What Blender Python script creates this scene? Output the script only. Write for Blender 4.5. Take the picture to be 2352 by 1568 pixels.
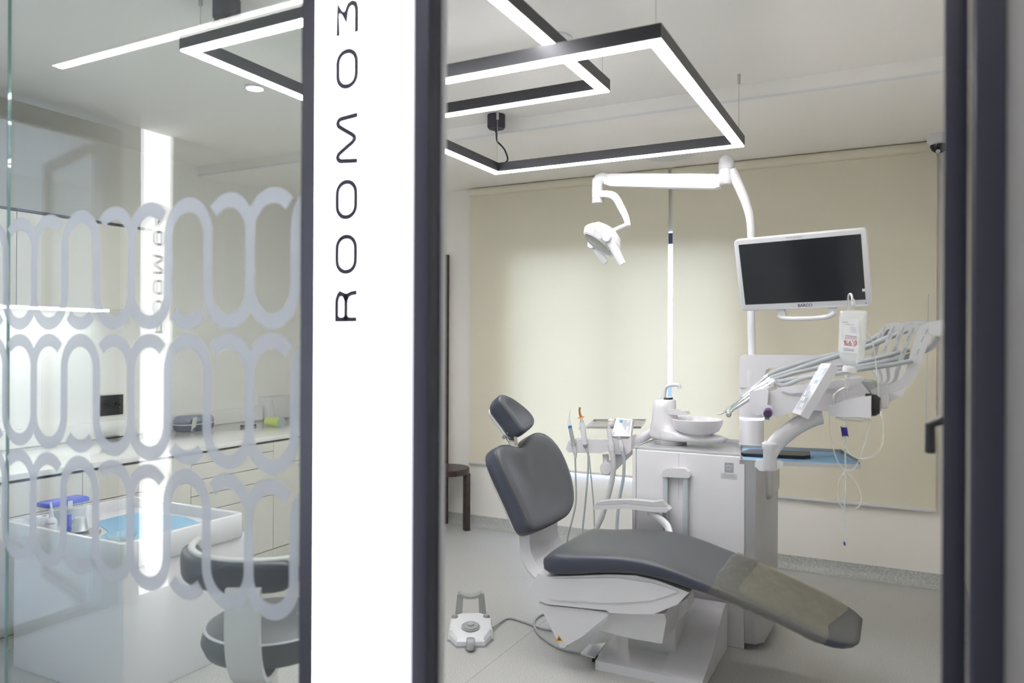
import bpy, bmesh, math, random
from mathutils import Vector, Matrix
random.seed(7)
sc = bpy.context.scene
COL = sc.collection
for o in list(bpy.data.objects): bpy.data.objects.remove(o)

# ---------------------------------------------------------------- camera
IW, IH, FPX = 2352.0, 1568.0, 1719.0
def R_(a): return math.radians(a)
CAMROT = Matrix.Rotation(R_(27.28), 4, 'Z') @ Matrix.Rotation(R_(90.029), 4, 'X') @ Matrix.Rotation(R_(0.274), 4, 'Z')
CAMLOC = Vector((0, 0, 1.5))
cam_d = bpy.data.cameras.new('camera'); cam = bpy.data.objects.new('camera', cam_d); COL.objects.link(cam)
cam.matrix_world = Matrix.Translation(CAMLOC) @ CAMROT
cam_d.sensor_width = 36.0; cam_d.lens = FPX / IW * 36.0; cam_d.clip_start = 0.02
cam_d.dof.use_dof = True; cam_d.dof.focus_distance = 4.1; cam_d.dof.aperture_fstop = 1.7
sc.camera = cam

# ---------------------------------------------------------------- world, exposure
w = bpy.data.worlds.new('world'); sc.world = w; w.use_nodes = True
nt = w.node_tree; nt.nodes.clear()
wo = nt.nodes.new('ShaderNodeOutputWorld'); bg = nt.nodes.new('ShaderNodeBackground')
tc = nt.nodes.new('ShaderNodeTexCoord'); sp = nt.nodes.new('ShaderNodeSeparateXYZ'); cr = nt.nodes.new('ShaderNodeValToRGB')
nt.links.new(tc.outputs['Generated'], sp.inputs[0]); mz = nt.nodes.new('ShaderNodeMath'); mz.operation = 'MULTIPLY_ADD'; mz.inputs[1].default_value = 0.5; mz.inputs[2].default_value = 0.5
nt.links.new(sp.outputs['Z'], mz.inputs[0]); nt.links.new(mz.outputs[0], cr.inputs[0])
cr.color_ramp.elements[0].position = 0.474; cr.color_ramp.elements[0].color = (0.008, 0.015, 0.042, 1)
cr.color_ramp.elements[1].position = 0.482; cr.color_ramp.elements[1].color = (0.50, 0.66, 1.0, 1)
nt.links.new(cr.outputs[0], bg.inputs[0]); bg.inputs[1].default_value = 6.0
nt.links.new(bg.outputs[0], wo.inputs[0])
vs = sc.view_settings
vs.view_transform = 'Standard'; vs.look = 'None'; vs.gamma = 1.0; vs.exposure = 2.2; vs.use_curve_mapping = False
try:
    sc.cycles.use_denoising = True
    sc.cycles.max_bounces = 10; sc.cycles.transparent_max_bounces = 24; sc.cycles.diffuse_bounces = 6
    sc.cycles.sample_clamp_indirect = 8
except Exception: pass
STRIP = 8.4
SIGN = 2.2         # emission of the sign light boxes

# ---------------------------------------------------------------- materials
MATS = {}
def mat(name, col, rough=0.5, metal=0.0, spec=0.5, coat=0.0, noise=0.0, nscale=40, bump=0.0, trans=0.0, emit=0.0, ecol=None):
    m = bpy.data.materials.new(name); m.use_nodes = True
    n = m.node_tree; b = n.nodes['Principled BSDF']
    b.inputs['Base Color'].default_value = (*col, 1); b.inputs['Roughness'].default_value = rough
    b.inputs['Metallic'].default_value = metal; b.inputs['Specular IOR Level'].default_value = spec
    b.inputs['Coat Weight'].default_value = coat; b.inputs['Coat Roughness'].default_value = 0.08
    if emit:
        b.inputs['Emission Color'].default_value = (*(ecol or (1, 1, 1)), 1); b.inputs['Emission Strength'].default_value = emit
    if noise or bump:
        t = n.nodes.new('ShaderNodeTexCoord'); x = n.nodes.new('ShaderNodeTexNoise')
        x.inputs['Scale'].default_value = nscale; x.inputs['Detail'].default_value = 4
        n.links.new(t.outputs['Object'], x.inputs['Vector'])
        if noise:
            r = n.nodes.new('ShaderNodeValToRGB')
            r.color_ramp.elements[0].position = 0.35; r.color_ramp.elements[1].position = 0.65
            r.color_ramp.elements[0].color = (*[c * (1 - noise) for c in col], 1)
            r.color_ramp.elements[1].color = (*[min(1, c * (1 + noise)) for c in col], 1)
            n.links.new(x.outputs['Fac'], r.inputs[0]); n.links.new(r.outputs[0], b.inputs['Base Color'])
        if bump:
            bp = n.nodes.new('ShaderNodeBump'); bp.inputs['Strength'].default_value = bump; bp.inputs['Distance'].default_value = 0.002
            n.links.new(x.outputs['Fac'], bp.inputs['Height']); n.links.new(bp.outputs[0], b.inputs['Normal'])
    MATS[name] = m
    return m
def emis(name, col, s):
    m = bpy.data.materials.new(name); m.use_nodes = True
    n = m.node_tree; n.nodes.clear()
    o = n.nodes.new('ShaderNodeOutputMaterial'); e = n.nodes.new('ShaderNodeEmission')
    e.inputs[0].default_value = (*col, 1); e.inputs[1].default_value = s
    n.links.new(e.outputs[0], o.inputs[0]); MATS[name] = m
    return m
def clear(name, tint=(1, 1, 1), r0=0.04, rough=0.0, diffuse=None, dfac=0.0, translucent=False, bump=0.0):
    """thin clear sheet: transparent + Schlick mirror, optionally with a milky share"""
    m = bpy.data.materials.new(name); m.use_nodes = True
    n = m.node_tree; n.nodes.clear()
    o = n.nodes.new('ShaderNodeOutputMaterial'); tr = n.nodes.new('ShaderNodeBsdfTransparent'); gl = n.nodes.new('ShaderNodeBsdfGlossy')
    tr.inputs[0].default_value = (*tint, 1); gl.inputs['Roughness'].default_value = rough
    base = tr.outputs[0]
    if dfac:
        df = n.nodes.new('ShaderNodeBsdfDiffuse'); df.inputs[0].default_value = (*diffuse, 1)
        src = df.outputs[0]
        if translucent:
            tl = n.nodes.new('ShaderNodeBsdfTranslucent'); tl.inputs[0].default_value = (*diffuse, 1)
            mx0 = n.nodes.new('ShaderNodeMixShader'); mx0.inputs[0].default_value = 0.5
            n.links.new(df.outputs[0], mx0.inputs[1]); n.links.new(tl.outputs[0], mx0.inputs[2]); src = mx0.outputs[0]
        mx = n.nodes.new('ShaderNodeMixShader'); mx.inputs[0].default_value = dfac
        n.links.new(base, mx.inputs[1]); n.links.new(src, mx.inputs[2]); base = mx.outputs[0]
    lw = n.nodes.new('ShaderNodeLayerWeight'); lw.inputs[0].default_value = 0.5
    pw = n.nodes.new('ShaderNodeMath'); pw.operation = 'POWER'; pw.inputs[1].default_value = 5
    ml = n.nodes.new('ShaderNodeMath'); ml.operation = 'MULTIPLY_ADD'; ml.inputs[1].default_value = 1 - r0; ml.inputs[2].default_value = r0
    n.links.new(lw.outputs['Facing'], pw.inputs[0]); n.links.new(pw.outputs[0], ml.inputs[0])
    fx = n.nodes.new('ShaderNodeMixShader')
    n.links.new(ml.outputs[0], fx.inputs[0]); n.links.new(base, fx.inputs[1]); n.links.new(gl.outputs[0], fx.inputs[2])
    if bump:
        t = n.nodes.new('ShaderNodeTexCoord'); x = n.nodes.new('ShaderNodeTexNoise'); mp_ = n.nodes.new('ShaderNodeMapping')
        mp_.inputs['Scale'].default_value = (9, 2.5, 9); x.inputs['Scale'].default_value = 1.6; x.inputs['Detail'].default_value = 2
        bp = n.nodes.new('ShaderNodeBump'); bp.inputs['Strength'].default_value = bump; bp.inputs['Distance'].default_value = 0.02
        n.links.new(t.outputs['Object'], mp_.inputs[0]); n.links.new(mp_.outputs[0], x.inputs['Vector']); n.links.new(x.outputs['Fac'], bp.inputs['Height'])
        n.links.new(bp.outputs[0], gl.inputs['Normal']); n.links.new(bp.outputs[0], lw.inputs['Normal'])
    n.links.new(fx.outputs[0], o.inputs[0]); MATS[name] = m
    return m

M_wall = mat('wall_paint', (0.87, 0.84, 0.78), 0.7, bump=0.05, nscale=120)
M_wallw = mat('wall_paint_white', (0.88, 0.87, 0.84), 0.4)
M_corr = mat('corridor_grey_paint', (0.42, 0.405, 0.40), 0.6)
M_ceil = mat('ceiling_paint', (0.90, 0.875, 0.835), 0.8)
M_floor = mat('vinyl_floor', (0.455, 0.45, 0.43), 0.42, noise=0.22, nscale=190)
M_cove = mat('vinyl_coving', (0.46, 0.47, 0.45), 0.45, noise=0.2, nscale=120)
M_seam = mat('floor_seam', (0.40, 0.38, 0.35), 0.5)
M_black = mat('black_frame', (0.026, 0.026, 0.045), 0.42)
M_dark = mat('dark_profile', (0.05, 0.05, 0.055), 0.38, metal=0.4)
M_white = mat('white_lacquer', (0.73, 0.715, 0.735), 0.2, coat=0.4)
M_white2 = mat('white_plastic', (0.72, 0.72, 0.735), 0.35)
M_cab = mat('cabinet_white', (0.76, 0.73, 0.67), 0.3)
M_counter = mat('counter_white', (0.84, 0.83, 0.81), 0.12, coat=0.5)
M_gap = mat('shadow_gap', (0.10, 0.09, 0.085), 0.7)
M_grey = mat('grey_plastic', (0.40, 0.415, 0.42), 0.4)
M_lgrey = mat('light_grey_plastic', (0.58, 0.585, 0.58), 0.4)
M_bgrey = mat('blue_grey_bar', (0.52, 0.56, 0.59), 0.35, metal=0.3)
M_hose = mat('hose_grey', (0.38, 0.40, 0.41), 0.45)
M_hose2 = mat('hose_green_grey', (0.42, 0.47, 0.46), 0.45)
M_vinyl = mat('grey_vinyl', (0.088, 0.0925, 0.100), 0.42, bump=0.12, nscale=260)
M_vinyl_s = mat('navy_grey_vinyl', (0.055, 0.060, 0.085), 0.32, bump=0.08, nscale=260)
M_thread = mat('stitching', (0.05, 0.05, 0.055), 0.6)
M_steel = mat('brushed_steel', (0.62, 0.60, 0.57), 0.28, metal=1.0)
M_chrome = mat('chrome', (0.78, 0.78, 0.77), 0.12, metal=1.0)
M_silver = mat('silver_paint', (0.50, 0.50, 0.51), 0.35, metal=0.5)
M_wood = mat('dark_wood', (0.045, 0.028, 0.026), 0.38, noise=0.35, nscale=18)
M_screen = mat('screen_black', (0.022, 0.024, 0.028), 0.12)
M_blk = mat('black_plastic', (0.015, 0.015, 0.018), 0.35)
M_blackgl = mat('black_gloss', (0.01, 0.01, 0.012), 0.06)
M_print = mat('print_dark', (0.10, 0.10, 0.12), 0.6)
M_printr = mat('print_red', (0.45, 0.06, 0.08), 0.6)
M_printg = mat('print_grey', (0.40, 0.41, 0.44), 0.6)
M_letter = mat('sign_letter', (0.03, 0.025, 0.05), 0.5)
M_paper = mat('paper_white', (0.80, 0.80, 0.82), 0.7)
M_bluepaper = mat('blue_napkin', (0.28, 0.48, 0.66), 0.8, bump=0.3, nscale=30)
M_bluelid = mat('blue_lid', (0.09, 0.12, 0.62), 0.35)
M_purple = mat('purple_plastic', (0.07, 0.03, 0.11), 0.3)
M_navy = mat('navy_clip', (0.025, 0.015, 0.22), 0.3)
M_orange = mat('orange_plastic', (0.85, 0.28, 0.06), 0.3)
M_amber = mat('amber_tip', (0.35, 0.15, 0.03), 0.2)
M_blue = mat('blue_ring', (0.02, 0.22, 0.50), 0.3)
M_yellow = mat('yellow_label', (0.82, 0.42, 0.02), 0.5)
M_lime = mat('lime_plastic', (0.62, 0.72, 0.22), 0.4)
M_green = mat('green_bits', (0.08, 0.32, 0.16), 0.5)
M_case = mat('slate_case', (0.07, 0.075, 0.12), 0.25)
M_red = mat('dark_red', (0.35, 0.05, 0.06), 0.5)
M_strip = emis('pendant_diffuser', (0.985, 0.98, 1.0), STRIP)
M_strip2 = emis('corridor_diffuser', (1.0, 0.97, 0.94), 4.2)
M_led = emis('cabinet_led', (0.95, 0.98, 1.0), 1.9)
M_spot = emis('downlight_glow', (1.0, 0.97, 0.92), 70.0)
M_sign = emis('sign_face', (0.96, 0.965, 1.0), SIGN)
M_ring = emis('status_ring', (0.45, 0.45, 1.0), 2.6)
M_signside = mat('sign_acrylic_side', (0.75, 0.77, 0.86), 0.4, emit=0.28, ecol=(0.9, 0.92, 1.0))
M_glass = clear('partition_glass', (0.955, 0.98, 0.968), 0.045)
M_gedge = mat('glass_edge', (0.12, 0.24, 0.21), 0.2)
M_wglass = clear('window_glass', (0.97, 0.98, 1.0), 0.04)
M_film = clear('frosted_film', (1, 1, 1), 0.02, 0.5, (0.49, 0.51, 0.575), 0.82, True)
M_clear = clear('clear_plastic', (0.97, 0.98, 0.97), 0.06, 0.05, (0.8, 0.82, 0.82), 0.05)
M_ivbag = clear('iv_bag_plastic', (0.98, 0.99, 0.98), 0.06, 0.12, (0.88, 0.90, 0.90), 0.42)
M_tube = clear('clear_tube', (0.97, 0.98, 0.97), 0.08, 0.05, (0.85, 0.87, 0.86), 0.35)
M_cover = clear('leg_cover_film', (0.97, 0.95, 0.88), 0.05, 0.08, (0.42, 0.41, 0.35), 0.16, bump=0.6)
M_caseg = clear('case_lid', (0.80, 0.82, 0.9), 0.06, 0.05, (0.25, 0.27, 0.4), 0.4)
M_lens = clear('lamp_lens', (0.9, 0.92, 0.9), 0.06, 0.1, (0.55, 0.57, 0.55), 0.5)
M_pedal = mat('pedal_grey', (0.34, 0.35, 0.325), 0.45)
M_glow = mat('keypad_film', (0.50, 0.53, 0.56), 0.12)
# translucent blinds
def blindmat():
    m = bpy.data.materials.new('blind_fabric'); m.use_nodes = True
    n = m.node_tree; n.nodes.clear()
    o = n.nodes.new('ShaderNodeOutputMaterial'); d = n.nodes.new('ShaderNodeBsdfDiffuse'); t = n.nodes.new('ShaderNodeBsdfTranslucent')
    d.inputs[0].default_value = (0.87, 0.82, 0.675, 1); t.inputs[0].default_value = (0.88, 0.84, 0.72, 1)
    x = n.nodes.new('ShaderNodeMixShader'); x.inputs[0].default_value = 0.19
    n.links.new(d.outputs[0], x.inputs[1]); n.links.new(t.outputs[0], x.inputs[2]); n.links.new(x.outputs[0], o.inputs[0])
    return m
M_blind = blindmat()

# ---------------------------------------------------------------- helpers
def ray(px, py): return (CAMROT.to_3x3() @ Vector((px - IW / 2, -(py - IH / 2), -FPX)))
def A(px, py, X=None, Y=None, Z=None):
    d = ray(px, py)
    for i, v in enumerate((X, Y, Z)):
        if v is not None:
            return CAMLOC + d * ((v - CAMLOC[i]) / d[i])
def AP(px, py, p0, n):
    d = ray(px, py); p0 = Vector(p0); n = Vector(n)
    return CAMLOC + d * ((p0 - CAMLOC).dot(n) / d.dot(n))
def thing(name, label, cat, loc=(0, 0, 0), group=None, kind=None):
    o = bpy.data.objects.new(name, None); COL.objects.link(o); o.location = loc; o.empty_display_size = 0.05
    if label: o['label'] = label
    if cat: o['category'] = cat
    if group: o['group'] = group
    if kind: o['kind'] = kind
    return o
def tag(o, label=None, cat=None, group=None, kind=None):
    if label: o['label'] = label
    if cat: o['category'] = cat
    if group: o['group'] = group
    if kind: o['kind'] = kind
    return o
def link(name, me, m, parent=None, smooth=False, label=None):
    o = bpy.data.objects.new(name, me); COL.objects.link(o)
    if m: me.materials.append(m)
    if smooth:
        me.polygons.foreach_set('use_smooth', [True] * len(me.polygons))
    if parent:
        o.parent = parent
        o.matrix_parent_inverse = Matrix.Translation(parent.location).inverted() if parent.type == 'EMPTY' else Matrix.Identity(4)
    if label: o['label'] = label
    return o
def from_bm(name, bm, m, parent=None, smooth=False, label=None, auto=None):
    bmesh.ops.recalc_face_normals(bm, faces=bm.faces[:])
    me = bpy.data.meshes.new(name)
    bm.to_mesh(me); bm.free()
    o = link(name, me, m, parent, smooth or auto is not None, label)
    if auto is not None:
        try: me.set_sharp_from_angle(angle=R_(auto))
        except Exception: pass
    return o
def bevel(bm, d, seg=2, ang=30):
    es = [e for e in bm.edges if len(e.link_faces) == 2 and e.calc_face_angle(0) > R_(ang)]
    if d > 0 and es:
        bmesh.ops.bevel(bm, geom=es, offset=d, segments=seg, affect='EDGES', profile=0.5, clamp_overlap=True)
def box(name, lo, hi, m, parent=None, bev=0.0, seg=2, label=None):
    bm = bmesh.new(); bmesh.ops.create_cube(bm, size=1)
    lo, hi = Vector(lo), Vector(hi); c = (lo + hi) / 2; s = hi - lo
    for v in bm.verts: v.co = Vector((c[i] + v.co[i] * s[i] for i in range(3)))
    bevel(bm, bev, seg)
    return from_bm(name, bm, m, parent, label=label, auto=40 if bev else None)
def obox(name, c, u, v, n, su, sv, sn, m, parent=None, bev=0.0, label=None):
    """box with centre c and axes u, v, n"""
    bm = bmesh.new(); bmesh.ops.create_cube(bm, size=1)
    c = Vector(c); u = Vector(u).normalized(); v = Vector(v).normalized(); n = Vector(n).normalized()
    for q in bm.verts: q.co = c + u * q.co.x * su + v * q.co.y * sv + n * q.co.z * sn
    bevel(bm, bev)
    return from_bm(name, bm, m, parent, label=label, auto=40 if bev else None)
def prism(name, pts, ext, m, parent=None, bev=0.0, seg=2, label=None, auto=35):
    """pts: closed outline of 3-D points; ext: vector"""
    bm = bmesh.new(); ext = Vector(ext)
    a = [bm.verts.new(Vector(p)) for p in pts]; b = [bm.verts.new(Vector(p) + ext) for p in pts]
    n = len(pts)
    bm.faces.new(a); bm.faces.new(b[::-1])
    for i in range(n): bm.faces.new((a[i], b[i], b[(i + 1) % n], a[(i + 1) % n]))
    bevel(bm, bev, seg, 20)
    return from_bm(name, bm, m, parent, label=label, auto=auto)
def outl(pxs, Y): return [A(x, y, Y=Y) for x, y in pxs]
def cat(pts, per=6, closed=False):
    P = [Vector(p) for p in pts]; n = len(P); out = []
    rng = range(n if closed else n - 1)
    for i in rng:
        g = lambda k: P[k % n] if closed else P[max(0, min(n - 1, k))]
        p0, p1, p2, p3 = g(i - 1), g(i), g(i + 1), g(i + 2)
        for j in range(per):
            t = j / per
            out.append(0.5 * ((2 * p1) + (p2 - p0) * t + (2 * p0 - 5 * p1 + 4 * p2 - p3) * t * t + (3 * p1 - p0 - 3 * p2 + p3) * t ** 3))
    if not closed: out.append(P[-1])
    return out
def loft(name, rings, m, parent=None, smooth=True, cap=True, label=None, auto=None, closed=False):
    bm = bmesh.new(); R = [[bm.verts.new(p) for p in r] for r in rings]; n = len(rings[0])
    L = len(R)
    for i in range(L if closed else L - 1):
        r0, r1 = R[i], R[(i + 1) % L]
        for j in range(n): bm.faces.new((r0[j], r0[(j + 1) % n], r1[(j + 1) % n], r1[j]))
    if cap and not closed:
        bm.faces.new(R[0][::-1]); bm.faces.new(R[-1])
    return from_bm(name, bm, m, parent, smooth, label, auto)
def tube(name, pts, r, m, parent=None, n=10, per=6, label=None, flat=1.0, smooth_path=True, up=None):
    P = cat(pts, per) if (smooth_path and len(pts) > 2) else [Vector(p) for p in pts]
    if isinstance(r, (int, float)): rr = [r] * len(P)
    else:
        k = len(r) - 1; rr = []
        for i in range(len(P)):
            t = i / (len(P) - 1) * k; a = min(int(t), k - 1); rr.append(r[a] + (r[a + 1] - r[a]) * (t - a))
    rings = []; prev = Vector(up) if up else None
    for i, p in enumerate(P):
        t = (P[min(i + 1, len(P) - 1)] - P[max(i - 1, 0)]).normalized()
        if prev is None:
            prev = Vector((0, 0, 1)) if abs(t.z) < 0.9 else Vector((0, 1, 0))
        s = t.cross(prev).normalized(); u = s.cross(t).normalized()
        if not up: prev = u
        rings.append([p + (s * math.cos(a) * flat + u * math.sin(a)) * rr[i] for a in [2 * math.pi * k / n for k in range(n)]])
    return loft(name, rings, m, parent, True, True, label, auto=50)
def lathe(name, prof, loc, m, parent=None, n=28, axis=(0, 0, 1), label=None, auto=40, sx=1.0):
    ax = Vector(axis).normalized(); h = Vector((1, 0, 0)) if abs(ax.x) < 0.9 else Vector((0, 1, 0))
    u = (h - ax * h.dot(ax)).normalized(); v = ax.cross(u); loc = Vector(loc)
    bm = bmesh.new(); rings = []
    for r, z in prof:
        if r < 1e-6: rings.append([bm.verts.new(loc + ax * z)])
        else: rings.append([bm.verts.new(loc + ax * z + (u * math.cos(a) * sx + v * math.sin(a)) * r) for a in [2 * math.pi * k / n for k in range(n)]])
    for a, b in zip(rings[:-1], rings[1:]):
        if len(a) == 1 and len(b) == 1: continue
        for j in range(n):
            if len(a) == 1: bm.faces.new((a[0], b[j], b[(j + 1) % n]))
            elif len(b) == 1: bm.faces.new((a[j], b[0], a[(j + 1) % n]))
            else: bm.faces.new((a[j], b[j], b[(j + 1) % n], a[(j + 1) % n]))
    for rg, fl in ((rings[0], True), (rings[-1], False)):
        if len(rg) > 1: bm.faces.new(rg[::-1] if fl else rg)
    return from_bm(name, bm, m, parent, label=label, auto=auto)
def cyl(name, p0, p1, r, m, parent=None, n=20, r2=None, label=None, bev=0.0):
    p0, p1 = Vector(p0), Vector(p1); L = (p1 - p0).length; r2 = r if r2 is None else r2
    if bev: prof = [(r - bev, 0), (r, bev), (r2, L - bev), (r2 - bev, L)]
    else: prof = [(r, 0), (r2, L)]
    return lathe(name, prof, p0, m, parent, n, (p1 - p0), label)
def pillow(name, outline, c, n, prof, m, parent=None, label=None, side=None, nside=0):
    """outline: 3-D points of the front outline; prof: (scale about c, shift along n); closes with caps"""
    c = Vector(c); n = Vector(n).normalized()
    rings = [[c + (p - c) * s + n * h for p in outline] for s, h in prof]
    o = loft(name, rings, m, parent, True, True, label)
    if side:
        o.data.materials.append(side)
        k = len(outline)
        for i, p in enumerate(o.data.polygons):
            if i < nside * k: p.material_index = 1
    return o
def text(name, s, size, o, u, v, m, parent=None, ext=0.0004, align='CENTER', bold=0.0):
    cu = bpy.data.curves.new(name, 'FONT'); cu.body = s; cu.size = size; cu.align_x = align; cu.align_y = 'CENTER'; cu.extrude = ext; cu.offset = bold
    cu.resolution_u = 3
    ob = bpy.data.objects.new('tmp', cu); COL.objects.link(ob)
    dg = bpy.context.evaluated_depsgraph_get()
    me = bpy.data.meshes.new_from_object(ob.evaluated_get(dg)); bpy.data.objects.remove(ob); bpy.data.curves.remove(cu)
    u = Vector(u).normalized(); v = Vector(v).normalized(); n = u.cross(v)
    for q in me.vertices: q.co = Vector(o) + u * q.co.x + v * q.co.y + n * q.co.z
    me.name = name; me.materials.clear()
    return link(name, me, m, parent)
def ribbon(name, paths, wd, o, u, v, m, parent=None, thick=0.002):
    """strokes (2-D polylines) drawn as flat bars on the plane o, u, v"""
    u = Vector(u); v = Vector(v); n = u.cross(v).normalized(); o = Vector(o)
    bm = bmesh.new()
    for pts, closed in paths:
        P = [Vector(p) for p in pts]; N = len(P); L = []; Rr = []
        for i in range(N):
            if closed: a, b = P[i - 1], P[(i + 1) % N]; d1 = (P[i] - a).normalized(); d2 = (b - P[i]).normalized()
            else:
                d1 = (P[i] - P[i - 1]).normalized() if i > 0 else (P[1] - P[0]).normalized()
                d2 = (P[i + 1] - P[i]).normalized() if i < N - 1 else d1
            t = (d1 + d2).normalized(); q = Vector((-t.y, t.x)); k = wd / 2 / max(0.45, q.dot(Vector((-d1.y, d1.x))))
            L.append(P[i] + q * k); Rr.append(P[i] - q * k)
        tv = [[bm.verts.new(o + u * p.x + v * p.y + n * h) for p in side] for side in (L, Rr) for h in (0, thick)]
        for i in range(N if closed else N - 1):
            j = (i + 1) % N
            for a, b in ((0, 1), (1, 3), (3, 2), (2, 0)): bm.faces.new((tv[a][i], tv[a][j], tv[b][j], tv[b][i]))
        if not closed:
            for i in (0, N - 1): bm.faces.new((tv[0][i], tv[1][i], tv[3][i], tv[2][i]))
    return from_bm(name, bm, m, parent)

# ================================================================ THE SETTING
GY = 1.40            # front (corridor) face of the glazed partition
BY = 5.30            # back wall
WX, RX = -4.72, 0.36 # left and right walls
ZC, ZS = 2.82, 2.745 # upper ceiling, lowered soffit
def S(o): o['kind'] = 'structure'; return o
def multi(name, boxes, m, parent=None):
    bm = bmesh.new()
    for lo, hi in boxes:
        g = bmesh.ops.create_cube(bm, size=1)['verts']
        for v in g: v.co = Vector([(lo[i] + hi[i]) / 2 + v.co[i] * (hi[i] - lo[i]) for i in range(3)])
    return from_bm(name, bm, m, parent)
fl = S(box('floor', (-6.0, -2.0, -0.1), (2.7, 5.7, 0.0), M_floor))
box('floor_seam', (-1.688, 1.5, 0.0), (-1.682, 5.25, 0.0006), M_seam, fl)
S(box('ceiling', (WX - 0.1, GY + 0.06, ZC), (RX + 0.1, 3.95, 2.95), M_ceil))
so = S(box('ceiling', (WX - 0.1, 3.95, ZS), (RX + 0.1, BY + 0.2, 2.95), M_ceil))
box('corner_bead', (WX, 3.945, ZS - 0.001), (RX, 3.965, ZS + 0.008), M_paper, so)
S(box('ceiling', (-6.0, -2.0, ZS), (2.7, GY + 0.06, 2.95), M_ceil))
S(box('wall_left', (WX - 0.1, GY, 0), (WX, BY + 0.2, 2.9), M_wallw))
S(box('wall_right', (RX, GY + 0.06, 0), (RX + 0.1, BY + 0.2, 2.9), M_wall))
wx0, wx1, wz0, wz1 = -2.76, -0.95, 0.498, 2.30
S(multi('wall_back', [((WX, BY, 0), (wx0, BY + 0.2, 2.9)), ((wx1, BY, 0), (RX, BY + 0.2, 2.9)),
                      ((wx0, BY, 0), (wx1, BY + 0.2, wz0)), ((wx0, BY, wz1), (wx1, BY + 0.2, 2.9))], M_wall))
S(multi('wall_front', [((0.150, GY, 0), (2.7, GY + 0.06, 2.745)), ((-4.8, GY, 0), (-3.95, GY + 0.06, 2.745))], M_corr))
# coved vinyl skirting along the back wall
pr = [(BY, 0.085), (BY - 0.004, 0.085), (BY - 0.006, 0.045), (BY - 0.014, 0.022), (BY - 0.03, 0.008), (BY - 0.055, 0.001), (BY, 0.0)]
S(prism('baseboard_back', [Vector((WX, y, z)) for y, z in pr], (RX - WX, 0, 0), M_cove, auto=60))
pr = [(RX, 0.085), (RX - 0.004, 0.085), (RX - 0.006, 0.045), (RX - 0.014, 0.022), (RX - 0.03, 0.008), (RX - 0.055, 0.001), (RX, 0.0)]
S(prism('baseboard_right', [Vector((x, GY + 0.1, z)) for x, z in pr], (0, BY - GY - 0.1, 0), M_cove, auto=60))
# window behind the blinds
wn = S(thing('window_1', None, None, (wx0, BY + 0.1, wz0)))
for nm, lo, hi in (('window_frame', (wx0, BY + 0.09, wz0), (wx0 + 0.07, BY + 0.15, wz1)), ('window_frame', (wx1 - 0.07, BY + 0.09, wz0), (wx1, BY + 0.15, wz1)),
                   ('window_frame', (wx0 + 0.07, BY + 0.09, wz1 - 0.075), (wx1 - 0.07, BY + 0.15, wz1)), ('window_frame', (wx0 + 0.07, BY + 0.09, wz0), (wx1 - 0.07, BY + 0.15, wz0 + 0.012)),
                   ('mullion', (-1.95, BY + 0.09, wz0 + 0.012), (-1.88, BY + 0.15, wz1 - 0.075))):
    box(nm, lo, hi, M_black, wn)
box('pane', (wx0 + 0.07, BY + 0.118, wz0 + 0.012), (-1.95, BY + 0.124, wz1 - 0.075), M_wglass, wn)
box('pane', (-1.88, BY + 0.118, wz0 + 0.012), (wx1 - 0.07, BY + 0.124, wz1 - 0.075), M_wglass, wn)

# glazed partition: two panes with frosted loops, black posts
gp = S(thing('wall_glass', None, None, (-1.31, GY, 0)))
box('pane', (-2.556, GY, 0.02), (-1.305, GY + 0.010, 2.70), M_glass, gp)
box('pane', (-3.95, GY, 0.02), (-2.562, GY + 0.010, 2.70), M_glass, gp)
box('pane_joint', (-2.561, GY + 0.0005, 0.02), (-2.557, GY + 0.0095, 2.70), M_gedge, gp)
box('head_profile', (-3.95, GY - 0.01, 2.70), (-0.935, GY + 0.05, 2.745), M_black, gp)
box('sill_profile', (-3.95, GY - 0.005, 0.0), (-1.31, GY + 0.015, 0.02), M_black, gp)
def arcpts(xc, zc, rx, rz, t0, t1, n, cl, cr_):
    out = []
    for i in range(n + 1):
        t = R_(t0 + (t1 - t0) * i / n); x = rx * math.cos(t)
        out.append((xc + max(-cl, min(cr_, x)), zc + rz * math.sin(t)))
    return out
PITCH, STR = 0.1550, 0.034
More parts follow.
